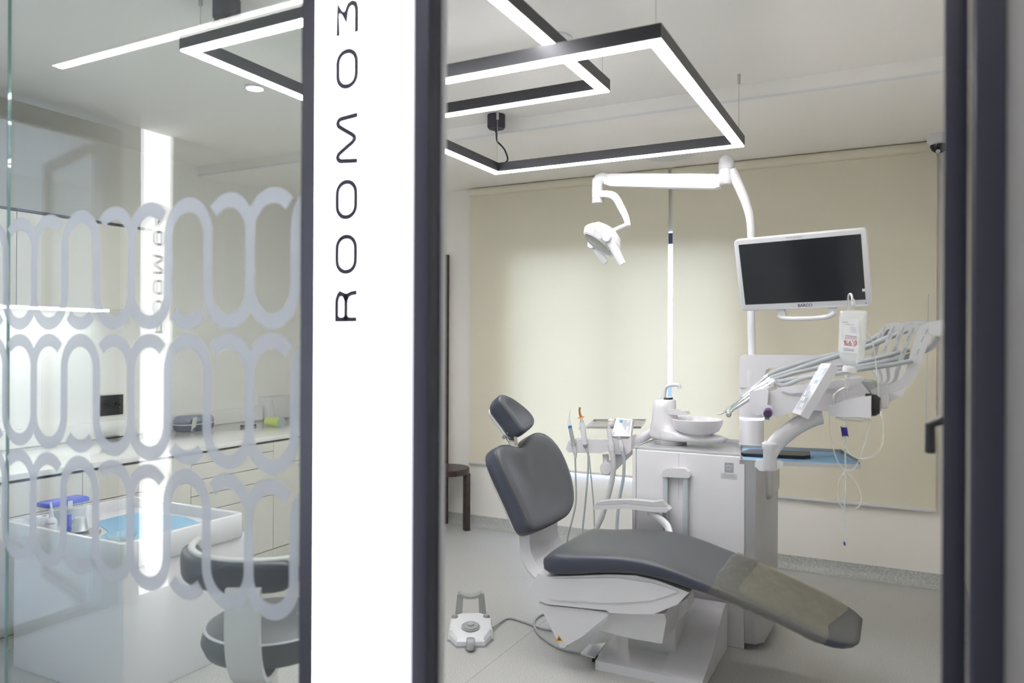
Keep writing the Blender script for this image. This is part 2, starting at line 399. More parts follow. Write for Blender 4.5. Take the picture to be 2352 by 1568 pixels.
def film_loop(xc, z0, z1, kind, Y, parent, lim):
    a = PITCH / 2; ai = a - STR / 2; ao = a + STR / 2; H = 0.105; T = 0.040
    bm = bmesh.new()
    def strip(o_, i_):
        vo = [bm.verts.new((x, Y, z)) for x, z in o_]; vi = [bm.verts.new((x, Y, z)) for x, z in i_]
        for k in range(len(vo) - 1): bm.faces.new((vo[k], vo[k + 1], vi[k + 1], vi[k]))
    zt, zb = z1 - H, z0 + H; big = 9
    t0, t1 = {'A': (0, 180), 'B': (0, 136), 'C': (44, 180)}[kind]
    cl, cr_ = {'A': (big, big), 'B': (big, a), 'C': (a, big)}[kind]
    strip(arcpts(xc, zt, ao, H, t0, t1, 20, cl, cr_), arcpts(xc, zt, ai, H - T, t0, t1, 20, big, big))
    b0, b1 = {'A': (-136, -44), 'B': (-180, 0), 'C': (-180, 0)}[kind]
    strip(arcpts(xc, zb, ao, H, b0, b1, 20, cl, cr_), arcpts(xc, zb, ai, H - T, b0, b1, 20, big, big))
    for side, l, r in ((-1, -ao, -ai), (1, ai, ao)):
        if kind == 'A': l_, r_ = l, r
        elif (kind, side) == ('B', 1): l_, r_ = ai, a
        elif (kind, side) == ('C', -1): l_, r_ = -a, -ai
        else: continue
        strip([(xc + l_, zb), (xc + l_, zt)], [(xc + r_, zb), (xc + r_, zt)])
    bmesh.ops.remove_doubles(bm, verts=bm.verts[:], dist=1e-5)
    if lim is not None:
        bmesh.ops.bisect_plane(bm, geom=bm.verts[:] + bm.edges[:] + bm.faces[:], plane_co=(lim, 0, 0), plane_no=(1, 0, 0), clear_outer=True)
    return from_bm('frosted_loop', bm, M_film, parent)
ROWS = ((1.5295, 1.887), (1.162, 1.519), (0.797, 1.153))
for z0, z1 in ROWS:
    for k in range(-1, 15):
        xc = -1.402 - PITCH * k
        film_loop(xc, z0, z1, 'CBA'[k % 3], GY - 0.0006, gp, -1.31)
# door frame and open door leaf at the right
tr = S(thing('trim_1', None, None, (-1.1, GY, 0)))
box('post', (-1.31, GY, 0), (-0.935, GY + 0.06, 2.745), M_black, tr, 0.002)
box('gasket', (-0.935, GY + 0.052, 0), (-0.928, GY + 0.066, 2.745), M_lgrey, tr)
box('jamb', (0.106, GY - 0.012, 0), (0.150, GY + 0.06, 2.745), M_black, tr, 0.002)
box('head', (-0.935, GY, 2.66), (0.106, GY + 0.06, 2.745), M_black, tr)
dr = S(thing('door_1', None, None, (0.085, GY + 0.06, 0)))
du = Vector((0.0452, 1, 0)).normalized(); dn = Vector((du.y, -du.x, 0)); d0 = Vector((0.0675, GY + 0.062, 0)) + dn * 0.018
def dbox(nm, s0, s1, z0, z1, th, m, off=0.0, bev=0.0):
    return obox(nm, d0 + du * (s0 + s1) / 2 + dn * off + Vector((0, 0, (z0 + z1) / 2)), du, (0, 0, 1), dn, s1 - s0, z1 - z0, th, m, dr, bev)
dbox('stile', 0.0, 0.05, 0.01, 2.64, 0.036, M_black, 0, 0.002)
dbox('stile', 0.87, 0.92, 0.01, 2.64, 0.036, M_black, 0.004, 0.002)
dbox('rail', 0.05, 0.87, 0.01, 0.07, 0.03, M_black, 0.004)
dbox('rail', 0.05, 0.87, 2.58, 2.64, 0.03, M_black, 0.004)
dbox('pane', 0.05, 0.87, 0.07, 2.58, 0.008, M_glass, 0.004)
hd = [(-0.014, 0.82, 1.30), (-0.045, 0.82, 1.285), (-0.045, 0.83, 1.21)]
for k in range(1):
    P = [d0 + du * s + dn * o + Vector((0, 0, z)) for o, s, z in hd]
    tube('handle', P, 0.013, M_blk, dr, 10, 3, smooth_path=False)

# corridor behind the camera (it shows mirrored in the glass)
S(box('wall_corridor_back', (-6.0, -2.0, 0), (2.7, -1.9, 2.745), M_wallw))
S(box('wall_corridor_right', (2.6, -1.9, 0), (2.7, GY, 2.745), M_wallw))
S(multi('wall_corridor_left', [((-4.05, -1.9, 0), (-3.955, -0.31, 2.745)), ((-4.05, -0.10, 0), (-3.955, 0.031, 2.745)), ((-4.05, -0.31, 0), (-4.03, -0.10, 2.745)),
                               ((-4.05, 1.30, 0), (-3.955, GY, 2.745)), ((-6.0, -1.9, 0), (-5.9, GY, 2.745))], M_wallw))
od = S(thing('door_2', None, None, (-4.0, 0.1, 0)))
box('post', (-4.03, 0.031, 0), (-3.945, 0.149, 2.70), M_black, od)
box('post', (-4.03, 1.22, 0), (-3.945, 1.30, 2.70), M_black, od)
box('head', (-4.03, 0.149, 2.615), (-3.945, 1.22, 2.70), M_black, od)
box('threshold', (-4.03, 0.149, 0), (-3.945, 1.22, 0.03), M_black, od)
q = A(105, 378, Z=2.60); q.y = 2 * GY - q.y
hx = Vector((-4.04, 0.16, 0)); dv = (Vector((q.x, q.y, 0)) - hx); ln = dv.length; dv.normalize(); nv = Vector((-dv.y, dv.x, 0))
def lbox(nm, s0, s1, z0, z1, m, th=0.04):
    obox(nm, hx + dv * (s0 + s1) / 2 + Vector((0, 0, (z0 + z1) / 2)), dv, (0, 0, 1), nv, s1 - s0, z1 - z0, th, m, od)
lbox('leaf_stile', ln - 0.05, ln, 0.01, 2.6, M_black); lbox('leaf_rail', 0.0, ln - 0.05, 2.55, 2.6, M_black)
lbox('leaf_rail', 0.0, ln - 0.05, 0.01, 0.07, M_black); lbox('leaf_pane', 0.0, ln - 0.05, 0.07, 2.55, M_glass, 0.008)

# ================================================================ ROOM SIGNS
def lett(ch):
    """strokes of a wide geometric face; cap height 1, returns (paths, width)"""
    def rr(w, h, r, x0=0, y0=0, n=6):
        pts = []
        for cx, cy, a0 in ((w - r, h - r, 0), (r, h - r, 90), (r, r, 180), (w - r, r, 270)):
            for i in range(n + 1):
                a = R_(a0 + 90 * i / n); pts.append((x0 + cx + r * math.cos(a), y0 + cy + r * math.sin(a)))
        return pts
    s = 0.1
    if ch in 'O0': return [(rr(1.20, 1 - 2 * s, 0.38, s, s), True)], 1.40
    if ch == 'R': return [([(s, 0), (s, 1 - s), (0.75, 1 - s), (0.93, 0.93 - s), (1.0, 0.76), (0.93, 0.58), (0.75, 0.5), (s, 0.5)], False), ([(0.72, 0.5), (0.92, 0.42), (0.98, 0.28), (1.02, 0)], False)], 1.18
    if ch == 'M': return [([(0.14, 0), (0.2, 0.78), (0.26, 0.87), (0.34, 0.9), (0.43, 0.86), (0.5, 0.76), (0.8, 0.24), (0.88, 0.16), (0.96, 0.16), (1.04, 0.24), (1.34, 0.76), (1.41, 0.86), (1.5, 0.9), (1.58, 0.87), (1.64, 0.78), (1.7, 0)], False)], 1.82
    if ch == '3': return [([(s, 1 - s), (1.15, 1 - s), (0.62, 0.56), (0.9, 0.54), (1.1, 0.44), (1.16, 0.3), (1.1, 0.16), (0.92, s), (s, s)], False)], 1.35
    if ch == '4': return [([(0.85, 0), (0.85, 1 - s), (s, 0.27), (1.15, 0.27)], False)], 1.3
def sign(th, word_z, o, u, v, cap):
    for ch, z in word_z:
        p, wd = lett(ch)
        ribbon('letter', [([(a * cap, b * cap) for a, b in pts], c) for pts, c in p], 0.0150, Vector(o) + Vector(u) * (z - o[2]), u, v, M_letter, th)
ZL = (('R', 1.542), ('O', 1.649), ('O', 1.772), ('M', 1.893), ('0', 2.066), ('3', 2.182))
sg = thing('room_sign', 'tall glowing white pillar with ROOM 03 lettering beside the doorway', 'sign', (-1.086, 1.36, 0))
box('housing', (-1.20, 1.330, 0.0), (-0.972, GY - 0.0005, 2.745), M_signside, sg, 0.003)
box('lit_face', (-1.197, 1.326, 0.003), (-0.975, 1.3299, 2.742), M_sign, sg)
sign(sg, ZL, (-1.071, 1.3258, 1.542), (0, 0, 1), (-1, 0, 0), 0.066)
s2 = thing('room_sign', 'second lit white sign pillar standing on the corridor end wall, seen mirrored in the glass', 'sign', (-3.99, -0.2, 0))
box('housing', (-4.028, -0.305, 0.0), (-3.958, -0.105, 2.744), M_signside, s2, 0.003)
box('lit_face', (-3.9578, -0.302, 0.003), (-3.954, -0.108, 2.742), M_sign, s2)
sign(s2, ZL[:5] + (('4', 2.182),), (-3.9538, -0.185, 1.542), (0, 0, 1), (0, -1, 0), 0.066)

# ================================================================ LIGHT FITTINGS
def pendant(label, x0, x1, y0, y1, z, cords, canopy, wd=0.048, h=0.055):
    t = thing('pendant_light', label, 'pendant light', ((x0 + x1) / 2, (y0 + y1) / 2, z), 'rectangular pendant lights')
    # mitred square frame: four dark profiles, four glowing diffusers
    O = [(x0, y0), (x1, y0), (x1, y1), (x0, y1)]; I = [(x0 + wd, y0 + wd), (x1 - wd, y0 + wd), (x1 - wd, y1 - wd), (x0 + wd, y1 - wd)]
    e = 0.003
    O2 = [(x0 + e, y0 + e), (x1 - e, y0 + e), (x1 - e, y1 - e), (x0 + e, y1 - e)]; I2 = [(x0 + wd - e, y0 + wd - e), (x1 - wd + e, y0 + wd - e), (x1 - wd + e, y1 - wd + e), (x0 + wd - e, y1 - wd + e)]
    for i in range(4):
        j = (i + 1) % 4
        prism('profile', [Vector((*O[i], z + 0.006)), Vector((*O[j], z + 0.006)), Vector((*I[j], z + 0.006)), Vector((*I[i], z + 0.006))], (0, 0, h - 0.006), M_dark, t)
        prism('diffuser', [Vector((*O2[i], z)), Vector((*O2[j], z)), Vector((*I2[j], z)), Vector((*I2[i], z))], (0, 0, 0.0055), M_strip, t)
    for x, y, zt in cords:
        cyl('suspension_wire', (x, y, z + h), (x, y, zt - 0.0005), 0.0016, M_steel, t, 6)
        cyl('wire_clamp', (x, y, zt - 0.045), (x, y, zt - 0.0005), 0.008, M_steel, t, 10)
    if canopy:
        cx, cy, ex, ey = canopy
        cn = lathe('canopy', [(0.052, -0.0005), (0.052, -0.07), (0.045, -0.08), (0.012, -0.08), (0.008, -0.1)], (cx, cy, ZC), M_black, t, 24)
        tube('power_cord', [(cx, cy, ZC - 0.09), (cx + 0.005, cy, ZC - 0.15), (cx + 0.03, cy, (ZC + z) / 2), ((cx + ex) / 2 + 0.03, (cy + ey) / 2, z + h + 0.08), (ex + 0.02, ey, z + h + 0.02), (ex, ey, z + h)], 0.005, M_black, t, 8)
    return t
pendant('square black-framed pendant nearer the dental lamp, hanging lower', -2.075, -0.675, 2.335, 3.80, 2.465,
        [(-0.70, 2.36, ZC), (-0.70, 3.78, ZC), (-2.05, 3.78, ZC)], (-2.085, 3.83, -2.0, 3.775))
pendant('square black-framed pendant hanging higher, partly behind the glass with the frosted loops', -2.40, -1.115, 1.92, 3.08, 2.585,
        [(-2.37, 1.99, ZC), (-1.14, 3.05, ZC), (-2.37, 3.05, ZC), (-1.14, 1.95, ZC)], (-2.32, 2.07, -2.30, 1.95))
def downlight(label, cx, cy, zc, r, m, nm='downlight', c='downlight'):
    t = thing(nm, label, c, (cx, cy, zc))
    lathe('bezel', [(r * 0.8, -0.004), (r * 0.86, -0.010), (r, -0.008), (r, -0.0005)], (cx, cy, zc), M_white2, t, 32)
    lathe('face', [(r * 0.79, -0.0035), (r * 0.79, -0.006)], (cx, cy, zc), m, t, 32)
downlight('small round ceiling downlight glowing warm, seen through the glass', -2.983, 2.847, ZC, 0.05, M_spot)
downlight('round white ceiling disc above the front pendant', -1.33, 2.974, ZC, 0.075, M_white2, 'ceiling_disc', 'ceiling disc')
t = thing('air_diffuser', 'large shallow white disc on the lowered ceiling above the lamp arm', 'air diffuser', (-1.35, 4.86, ZS))
lathe('plate', [(0.16, -0.0005), (0.16, -0.012), (0.13, -0.02), (0.0, -0.022)], (-1.35, 4.86, ZS), M_white2, t, 40)
cyl('status_dot', (-1.41, 4.78, ZS - 0.026), (-1.41, 4.78, ZS - 0.018), 0.006, M_green, t, 8)
t = thing('linear_light', 'slim white ceiling light strip running along the corridor, mirrored in the glass', 'ceiling light', (-1.2, 0.746, ZS))
box('profile', (-3.39, 0.728, ZS - 0.012), (1.4, 0.764, ZS - 0.0005), M_white2, t)
box('diffuser', (-3.385, 0.732, ZS - 0.016), (1.395, 0.760, ZS - 0.0121), M_strip2, t)
# dome camera in the corner
t = thing('dome_camera', 'white security dome camera with dark glass under the ceiling corner', 'camera', (0.215, 5.13, ZS))
lathe('housing', [(0.062, -0.0005), (0.066, -0.01), (0.066, -0.05), (0.058, -0.058), (0.05, -0.06)], (0.215, 5.13, ZS), M_white2, t, 28)
lathe('dome', [(0.05, -0.0605), (0.048, -0.075), (0.038, -0.093), (0.02, -0.105), (0.0, -0.108)], (0.215, 5.13, ZS), M_blackgl, t, 24)
cyl('lens', (0.207, 5.09, ZS - 0.104), (0.205, 5.083, ZS - 0.108), 0.012, M_lgrey, t, 12)

# ================================================================ BLINDS
def blind(label, x0, x1, zb, Y):
    t = thing('roller_blind', label, 'blind', ((x0 + x1) / 2, Y, zb), 'beige roller blinds')
    xs = 14; bm = bmesh.new(); vs_ = []
    for i in range(xs + 1):
        x = x0 + (x1 - x0) * i / xs; y = Y + 0.0025 * math.sin(i * 1.3)
        vs_.append([bm.verts.new((x, y + d, z)) for d, z in ((0, zb), (0, ZS - 0.06), (0.0015, ZS - 0.06), (0.0015, zb))])
    for i in range(xs):
        a, b = vs_[i], vs_[i + 1]
        for k in range(4): bm.faces.new((a[k], b[k], b[(k + 1) % 4], a[(k + 1) % 4]))
    from_bm('fabric', bm, M_blind, t, True, auto=40)
    cyl('roller', (x0, Y - 0.006, ZS - 0.035), (x1, Y - 0.006, ZS - 0.035), 0.032, M_blind, t, 18)
    box('bottom_bar', (x0 - 0.004, Y - 0.007, zb - 0.018), (x1 + 0.004, Y + 0.009, zb), M_white2, t, 0.003)
    return t
blind('left beige roller blind, above the dental chair headrest', -3.100, -1.461, 0.5265, 5.266)
rb = blind('right beige roller blind, behind the monitor and instruments', -1.431, 0.209, 0.486, 5.266)
bc = A(2160, 660, Y=5.21); 
tube('pull_chain', [(0.228, 5.21, 2.6), (0.230, 5.21, 1.8), (0.225, 5.208, 1.2), (0.19, 5.205, 1.0), (0.16, 5.205, 1.02), (0.155, 5.205, 1.2), (0.165, 5.21, 1.8)], 0.0025, M_lgrey, rb, 6)

# ================================================================ LEFT WALL JOINERY
FX = -3.82
def cabinet(label, y0, y1, splits, group='white base cabinets along the left wall', doors=1):
    t = thing('base_cabinet', label, 'cabinet', ((FX + WX) / 2, (y0 + y1) / 2, 0), group)
    box('carcass', (WX + 0.001, y0 + 0.001, 0.062), (FX - 0.02, y1 - 0.001, 0.808), M_gap, t)
    box('plinth', (WX + 0.05, y0 + 0.001, 0.0), (FX - 0.004, y1 - 0.001, 0.0615), M_cab, t)
    zs = [0.066] + splits + [0.802]
    for a, b in zip(zs[:-1], zs[1:]):
        n = 'drawer_front' if (b - a) < 0.2 else 'door'
        box(n, (FX - 0.0195, y0 + 0.002, a + 0.002), (FX, y1 - 0.002, b - 0.002), M_cab, t, 0.0008, 1)
cabinet('white base cabinet nearest the glass, left of the tray cart', 1.48, 2.473, [0.636])
cabinet('white base cabinet directly behind the blue-lidded box', 2.473, 3.155, [0.636])
cabinet('white drawer unit with four shallow drawers', 3.155, 3.832, [0.442, 0.545, 0.641, 0.741])
cabinet('white base cabinet past the drawer unit, partly behind the sign', 3.832, 4.55, [0.644])
cabinet('white base cabinet in the far corner behind the sign', 4.55, 5.29, [0.644])
ct = thing('countertop', 'long glossy white worktop with upstand along the left wall', 'countertop', (-4.27, 3.4, 0.82))
box('slab', (WX + 0.001, 1.48, 0.816), (FX + 0.012, 5.29, 0.846), M_counter, ct, 0.002)
box('upstand', (WX + 0.0011, 1.48, 0.8465), (WX + 0.02, 5.29, 0.955), M_counter, ct, 0.001)
# upper cabinets with LED
zt_, zb_ = 2.185, 1.69
for i, (y0, y1, lb) in enumerate(((1.48, 2.28, 'white wall cabinet nearest the glass with light under it'), (2.28, 3.08, 'white wall cabinet farther from the glass with light under it'))):
    t = thing('wall_cabinet', lb, 'cabinet', (-4.4, (y0 + y1) / 2, zb_), 'white wall cabinets')
    box('carcass', (WX + 0.001, y0 + 0.001, zb_), (-4.10, y1 - 0.001, zt_ - 0.012), M_cab, t)
    box('top_panel', (WX + 0.001, y0 + 0.001, zt_ - 0.0118), (-4.085, y1 - 0.001, zt_), M_gap, t)
    box('door', (-4.0995, y0 + 0.002, zb_ - 0.01), (-4.08, y1 - 0.002, zt_ - 0.018), M_cab, t, 0.001, 1)
    box('led_strip', (-4.60, y0 + 0.03, zb_ - 0.012), (-4.45, y1 - 0.03, zb_ - 0.0005), M_led, t)
# things on top of the wall cabinet
t = tag(tube('coiled_tubing', [(-4.35 + 0.13 * math.cos(a) * (1 + 0.1 * math.sin(3 * a)), 2.2 + 0.2 * math.sin(a), zt_ + 0.006 + 0.002 * a) for a in [k * 0.5 for k in range(26)]], 0.004, M_tube, None, 6, 3),
        'loose coil of clear tubing on top of the wall cabinet', 'tubing')
# glossy panel on the wall and socket
so_ = A(255, 930, X=WX)
t = thing('wall_socket', 'black double wall socket above the worktop', 'socket', (WX, so_.y, so_.z))
box('plate', (WX + 0.0005, so_.y - 0.083, so_.z - 0.068), (WX + 0.012, so_.y + 0.083, so_.z + 0.068), M_blk, t, 0.003)
for k in (-1, 1):
    sk = lathe('socket_well', [(0.026, 0.0), (0.026, 0.002), (0.022, 0.002), (0.020, 0.0005), (0, 0.0005)], (WX + 0.0122, so_.y + 0.04 * k, so_.z), M_blackgl, t, 18, (1, 0, 0))
# items on the worktop
CT = 0.8470
p = A(440, 988, Z=CT)
t = thing('storage_case', 'slate oval case with clear lid on the worktop', 'case', (p.x, p.y, CT))
def capsule(n, L, Wd, ex=3.0):
    out = []
    for k in range(n):
        a = 2 * math.pi * k / n; c, s = math.cos(a), math.sin(a)
        out.append((Wd / 2 * abs(c) ** (2 / ex) * (1 if c > 0 else -1), L / 2 * abs(s) ** (2 / ex) * (1 if s > 0 else -1)))
    return out
cp = capsule(36, 0.30, 0.17)
def rings(c, spec): return [[Vector((c[0] + x * s, c[1] + y * s, c[2] + z)) for x, y in cp] for s, z in spec]
c0 = (p.x, p.y + 0.02, CT)
loft('base', rings(c0, [(0.86, 0.0), (0.97, 0.012), (1.0, 0.045), (0.98, 0.046)]), M_case, t, auto=50)
loft('rim', rings(c0, [(1.0, 0.0462), (1.03, 0.048), (1.03, 0.053), (0.98, 0.054)]), M_lgrey, t, auto=50)
loft('lid', rings(c0, [(1.0, 0.0542), (0.98, 0.08), (0.88, 0.105), (0.7, 0.112)]), M_caseg, t)
obox('strap', (c0[0] + 0.085, c0[1] - 0.07, CT + 0.055), (0, 1, 0), (0.25, 0, 1), (1, 0, 0), 0.03, 0.10, 0.006, M_lgrey, t, 0.002)
for k in range(4):
    cyl('vial', (c0[0] - 0.01, c0[1] - 0.06 + 0.045 * k, CT + 0.056), (c0[0] + 0.02, c0[1] - 0.06 + 0.045 * k, CT + 0.075), 0.013, (M_green, M_navy, M_paper, M_green)[k], t, 12)
p = A(573, 976, Z=CT + 0.004)
t = thing('pen', 'black and silver pen lying on the worktop', 'pen', (p.x, p.y, CT))
pd = (A(602, 973, Z=CT + 0.005) - A(545, 977, Z=CT + 0.005)).normalized()
cyl('barrel', p - pd * 0.07, p + pd * 0.05, 0.0055, M_blk, t, 12); cyl('tip', p + pd * 0.05, p + pd * 0.075, 0.0045, M_chrome, t, 12, 0.001)
p0 = A(613, 967, Z=CT + 0.035); p1 = A(652, 970, Z=CT + 0.035)
t = thing('lime_cup', 'lime yellow plastic cup lying on its side on the worktop', 'cup', (p0.x, p0.y, CT))
ax = (p1 - p0).normalized()
lathe('body', [(0, 0), (0.030, 0.0), (0.034, 0.006), (0.035, 0.15), (0.031, 0.15), (0.028, 0.01), (0, 0.01)], p0, M_lime, t, 24, ax)
lathe('rim', [(0.0312, 0.1502), (0.0365, 0.150), (0.0365, 0.156), (0.0312, 0.156)], p0, M_hose2, t, 24, ax)
p = A(578, 968, Z=CT)
t = thing('tissue_box', 'low white carton on the worktop beside the lime cup', 'box', (p.x, p.y, CT))
box('carton', (p.x - 0.16, p.y - 0.02, CT), (p.x - 0.02, p.y + 0.14, CT + 0.115), M_paper, t, 0.004)
box('flap', (p.x - 0.15, p.y - 0.015, CT + 0.1152), (p.x - 0.03, p.y + 0.13, CT + 0.118), M_white2, t, 0.001)
t = thing('equipment_box', 'taller white device box on the worktop behind the lime cup', 'box', (p.x - 0.08, p.y + 0.27, CT))
box('body', (p.x - 0.21, p.y + 0.16, CT), (p.x + 0.02, p.y + 0.42, CT + 0.19), M_white2, t, 0.012)
tube('cable', [(p.x + 0.021, p.y + 0.2, CT + 0.16), (p.x + 0.04, p.y + 0.19, CT + 0.14), (p.x + 0.045, p.y + 0.2, CT + 0.05), (p.x + 0.05, p.y + 0.21, CT + 0.004)], 0.003, M_lgrey, t, 6)
p = A(255, 1004, Z=CT + 0.004)
t = thing('phone', 'thin dark handset lying on the worktop under the socket', 'phone', (p.x, p.y, CT))
box('body', (p.x - 0.035, p.y - 0.07, CT), (p.x + 0.035, p.y + 0.07, CT + 0.009), M_blk, t, 0.003)
box('screen', (p.x - 0.03, p.y - 0.06, CT + 0.0091), (p.x + 0.03, p.y + 0.06, CT + 0.0099), M_blackgl, t)

# ================================================================ TRAY CART
cart = thing('tray_cart', 'white instrument cart with raised tray top, standing behind the glass', 'cart', (-3.22, 2.33, 0))
x0, x1, y0, y1 = -3.60, -2.825, 2.005, 2.70
box('body', (x0, y0, 0.0), (x1, y1, 0.553), M_white, cart, 0.006)
tx0, tx1, ty0, ty1, tz0, tz1 = -3.635, -2.81, 1.985, 2.635, 0.5535, 0.668
wl = 0.022
def rnd(x0, x1, y0, y1, r, z, n=5):
    out = []
    for cx, cy, a0 in ((x1 - r, y1 - r, 0), (x0 + r, y1 - r, 90), (x0 + r, y0 + r, 180), (x1 - r, y0 + r, 270)):
        for i in range(n + 1):
            a = R_(a0 + 90 * i / n); out.append(Vector((cx + r * math.cos(a), cy + r * math.sin(a), z)))
    return out
loft('tray', [rnd(tx0 + .004, tx1 - .004, ty0 + .004, ty1 - .004, .03, tz0), rnd(tx0, tx1, ty0, ty1, .03, tz0 + .006), rnd(tx0, tx1, ty0, ty1, .03, tz1 - .005), rnd(tx0 + .005, tx1 - .005, ty0 + .005, ty1 - .005, .028, tz1),
              rnd(tx0 + wl - .005, tx1 - wl + .005, ty0 + wl - .005, ty1 - wl + .005, .02, tz1), rnd(tx0 + wl, tx1 - wl, ty0 + wl, ty1 - wl, .018, tz1 - .006), rnd(tx0 + wl, tx1 - wl, ty0 + wl, ty1 - wl, .018, 0.6148)], M_white, cart, auto=50)
TF = 0.615
# blue napkin
t = tag(prism('paper_napkin', [Vector((x, y, TF + 0.0003)) for x, y in ((-3.46, 2.30), (-3.48, 2.52), (-3.17, 2.585), (-2.90, 2.50), (-2.87, 2.25), (-2.98, 2.10), (-3.14, 2.10), (-3.24, 2.22))], (0, 0, 0.002), M_bluepaper),
        'pale blue paper napkin lying in the white cart tray', 'napkin')
# clear box with blue lid
p = A(120, 1205, Z=TF); bx, by = -3.552, 2.205
t = thing('storage_box', 'clear box with blue lid standing in the cart tray', 'box', (bx, by, TF))
loft('container', [rnd(bx - .040, bx + .040, by - .085, by + .085, .012, TF), rnd(bx - .046, bx + .046, by - .098, by + .098, .015, TF + .10)], M_clear, t, auto=50)
loft('lid', [rnd(bx - .050, bx + .050, by - .102, by + .102, .012, TF + .1002), rnd(bx - .050, bx + .050, by - .102, by + .102, .012, TF + .116), rnd(bx - .044, bx + .044, by - .096, by + .096, .012, TF + .122)], M_bluelid, t, auto=50)
box('latch', (bx + .051, by - .012, TF + .085), (bx + .055, by + .012, TF + .118), M_white2, t, 0.002)
# roll of tissue
p = A(103, 1212, Z=TF); p = Vector((-3.475, 2.070, TF))
t = thing('tissue_roll', 'white paper roll beside the blue-lidded box', 'paper roll', p)
lathe('paper', [(0.012, 0.0), (0.033, 0.0), (0.036, 0.004), (0.036, 0.073), (0.033, 0.077), (0.012, 0.077), (0.010, 0.07), (0.010, 0.01)], p, M_paper, t, 28)
cyl('core', (p.x, p.y, TF + 0.004), (p.x, p.y, TF + 0.0765), 0.0098, M_gap, t, 16)
p = Vector((-3.405, 2.058, TF))
t = thing('medicine_bottle', 'white medicine bottle in front of the paper roll', 'bottle', p)
lathe('bottle', [(0.022, 0.0), (0.025, 0.004), (0.025, 0.06), (0.020, 0.073), (0.011, 0.082), (0.010, 0.096)], p, M_white2, t, 24)
cyl('nozzle', (p.x, p.y, TF + 0.0962), (p.x, p.y, TF + 0.118), 0.008, M_white2, t, 14)
tube('spout', [(p.x, p.y, TF + 0.1182), (p.x - 0.004, p.y + 0.002, TF + 0.128), (p.x - 0.025, p.y + 0.012, TF + 0.140)], 0.005, M_white2, t, 8)
text('label_text', 'Lidocaine', 0.010, (p.x + 0.0195, p.y - 0.0172, TF + 0.058), (0.66, 0.75, 0), (0, 0, 1), M_print, t)
p = Vector((-3.285, 2.125, TF))
t = thing('metal_disc', 'round brushed metal dish in the near corner of the cart tray', 'dish', p)
lathe('dish', [(0.06, 0.0), (0.075, 0.004), (0.078, 0.012), (0.074, 0.014), (0.055, 0.010), (0, 0.010)], p, M_steel, t, 32)
t = thing('dosing_cup', 'small grey metal cup upturned on the round dish', 'cup', p + Vector((-.02, .01, .015)))
lathe('cup', [(0.0, 0.062), (0.022, 0.062), (0.025, 0.058), (0.033, 0.006), (0.036, 0.003), (0.036, 0.0)], p + Vector((-.030, .010, .0142)), M_silver, t, 28)
t = thing('blue_stand', 'small dark blue plastic stand behind the metal cup', 'stand', (-3.42, 2.13, TF))
box('foot', (-3.44, 2.13, TF), (-3.40, 2.17, TF + .008), M_bluelid, t, 0.002); box('upright', (-3.428, 2.142, TF + .0082), (-3.412, 2.158, TF + .075), M_bluelid, t, 0.003)
t = thing('glass_dish', 'small clear glass dish on the napkin near the tray corner', 'dish', (-3.02, 2.14, TF + .003))
lathe('bowl', [(0.03, 0.0), (0.05, 0.004), (0.062, 0.03), (0.060, 0.031), (0.047, 0.008), (0, 0.006)], (-3.03, 2.14, TF + .0026), M_clear, t, 28)

# ================================================================ STOOL (behind the glass)
st = thing('operator_stool', 'grey vinyl operator stool with curved backrest on white bracket, behind the glass', 'stool', (-1.83, 1.98, 0))
sx, sy = -2.03, 2.03
lathe('seat', [(0.0, 0.375), (0.17, 0.375), (0.225, 0.395), (0.24, 0.43), (0.23, 0.475), (0.19, 0.50), (0.0, 0.508)], (sx, sy, 0), M_vinyl, st, 48)
lathe('seat_piping_highlight', [(0.229, 0.4755), (0.233, 0.477), (0.2285, 0.480)], (sx, sy, 0), M_printg, st, 48)  # edge piping, pale grey to paint in the thin highlight on it
rg = []
for k in range(25):
    a = R_(200 + 140 * k / 24); cx, cy = sx + 0.275 * math.cos(a), sy + 0.275 * math.sin(a) ; n_ = Vector((math.cos(a), math.sin(a), 0))
    e = min(1.0, math.sin(math.pi * (k + 0.6) / 25.2) * 2.2) ; hh = 0.052 * e; th = 0.032 * e
    rg.append([Vector((cx, cy, 0.722)) + n_ * th * math.copysign(abs(math.cos(b)) ** 0.6, math.cos(b)) + Vector((0, 0, hh * math.copysign(abs(math.sin(b)) ** 0.6, math.sin(b)))) for b in [2 * math.pi * j / 16 for j in range(16)]])
loft('backrest', rg, M_vinyl_s, st)
rim = [Vector((sx + 0.27 * math.cos(R_(a)), sy + 0.27 * math.sin(R_(a)), 0.771)) for a in range(206, 335, 8)]
tube('backrest_gleam', rim, 0.013, M_lgrey, st, 10, 3)  # pale tube that paints the light gleam along the backrest's top edge
ba = R_(299); bn = Vector((math.cos(ba), math.sin(ba), 0)); bs = Vector((-bn.y, bn.x, 0))
prof = [(0.315, 0.70), (0.322, 0.60), (0.315, 0.50), (0.285, 0.42), (0.22, 0.36), (0.08, 0.355)]
rr_ = [[Vector((sx, sy, z)) + bn * r + bs * (0.056 * c) + (bn * 0.010 if abs(r) > 0.25 else Vector((0, 0, -0.01))) * d for c, d in ((-1, -1), (1, -1), (1, 1), (-1, 1))] for r, z in [(p.x, p.y) for p in cat([Vector((a, b, 0)) for a, b in prof], 5)]]
loft('back_bracket', rr_, M_white, st, auto=40)
cyl('gas_lift', (sx, sy, 0.1), (sx, sy, 0.37), 0.024, M_chrome, st, 18)
cyl('hub', (sx, sy, 0.06), (sx, sy, 0.13), 0.042, M_lgrey, st, 18)
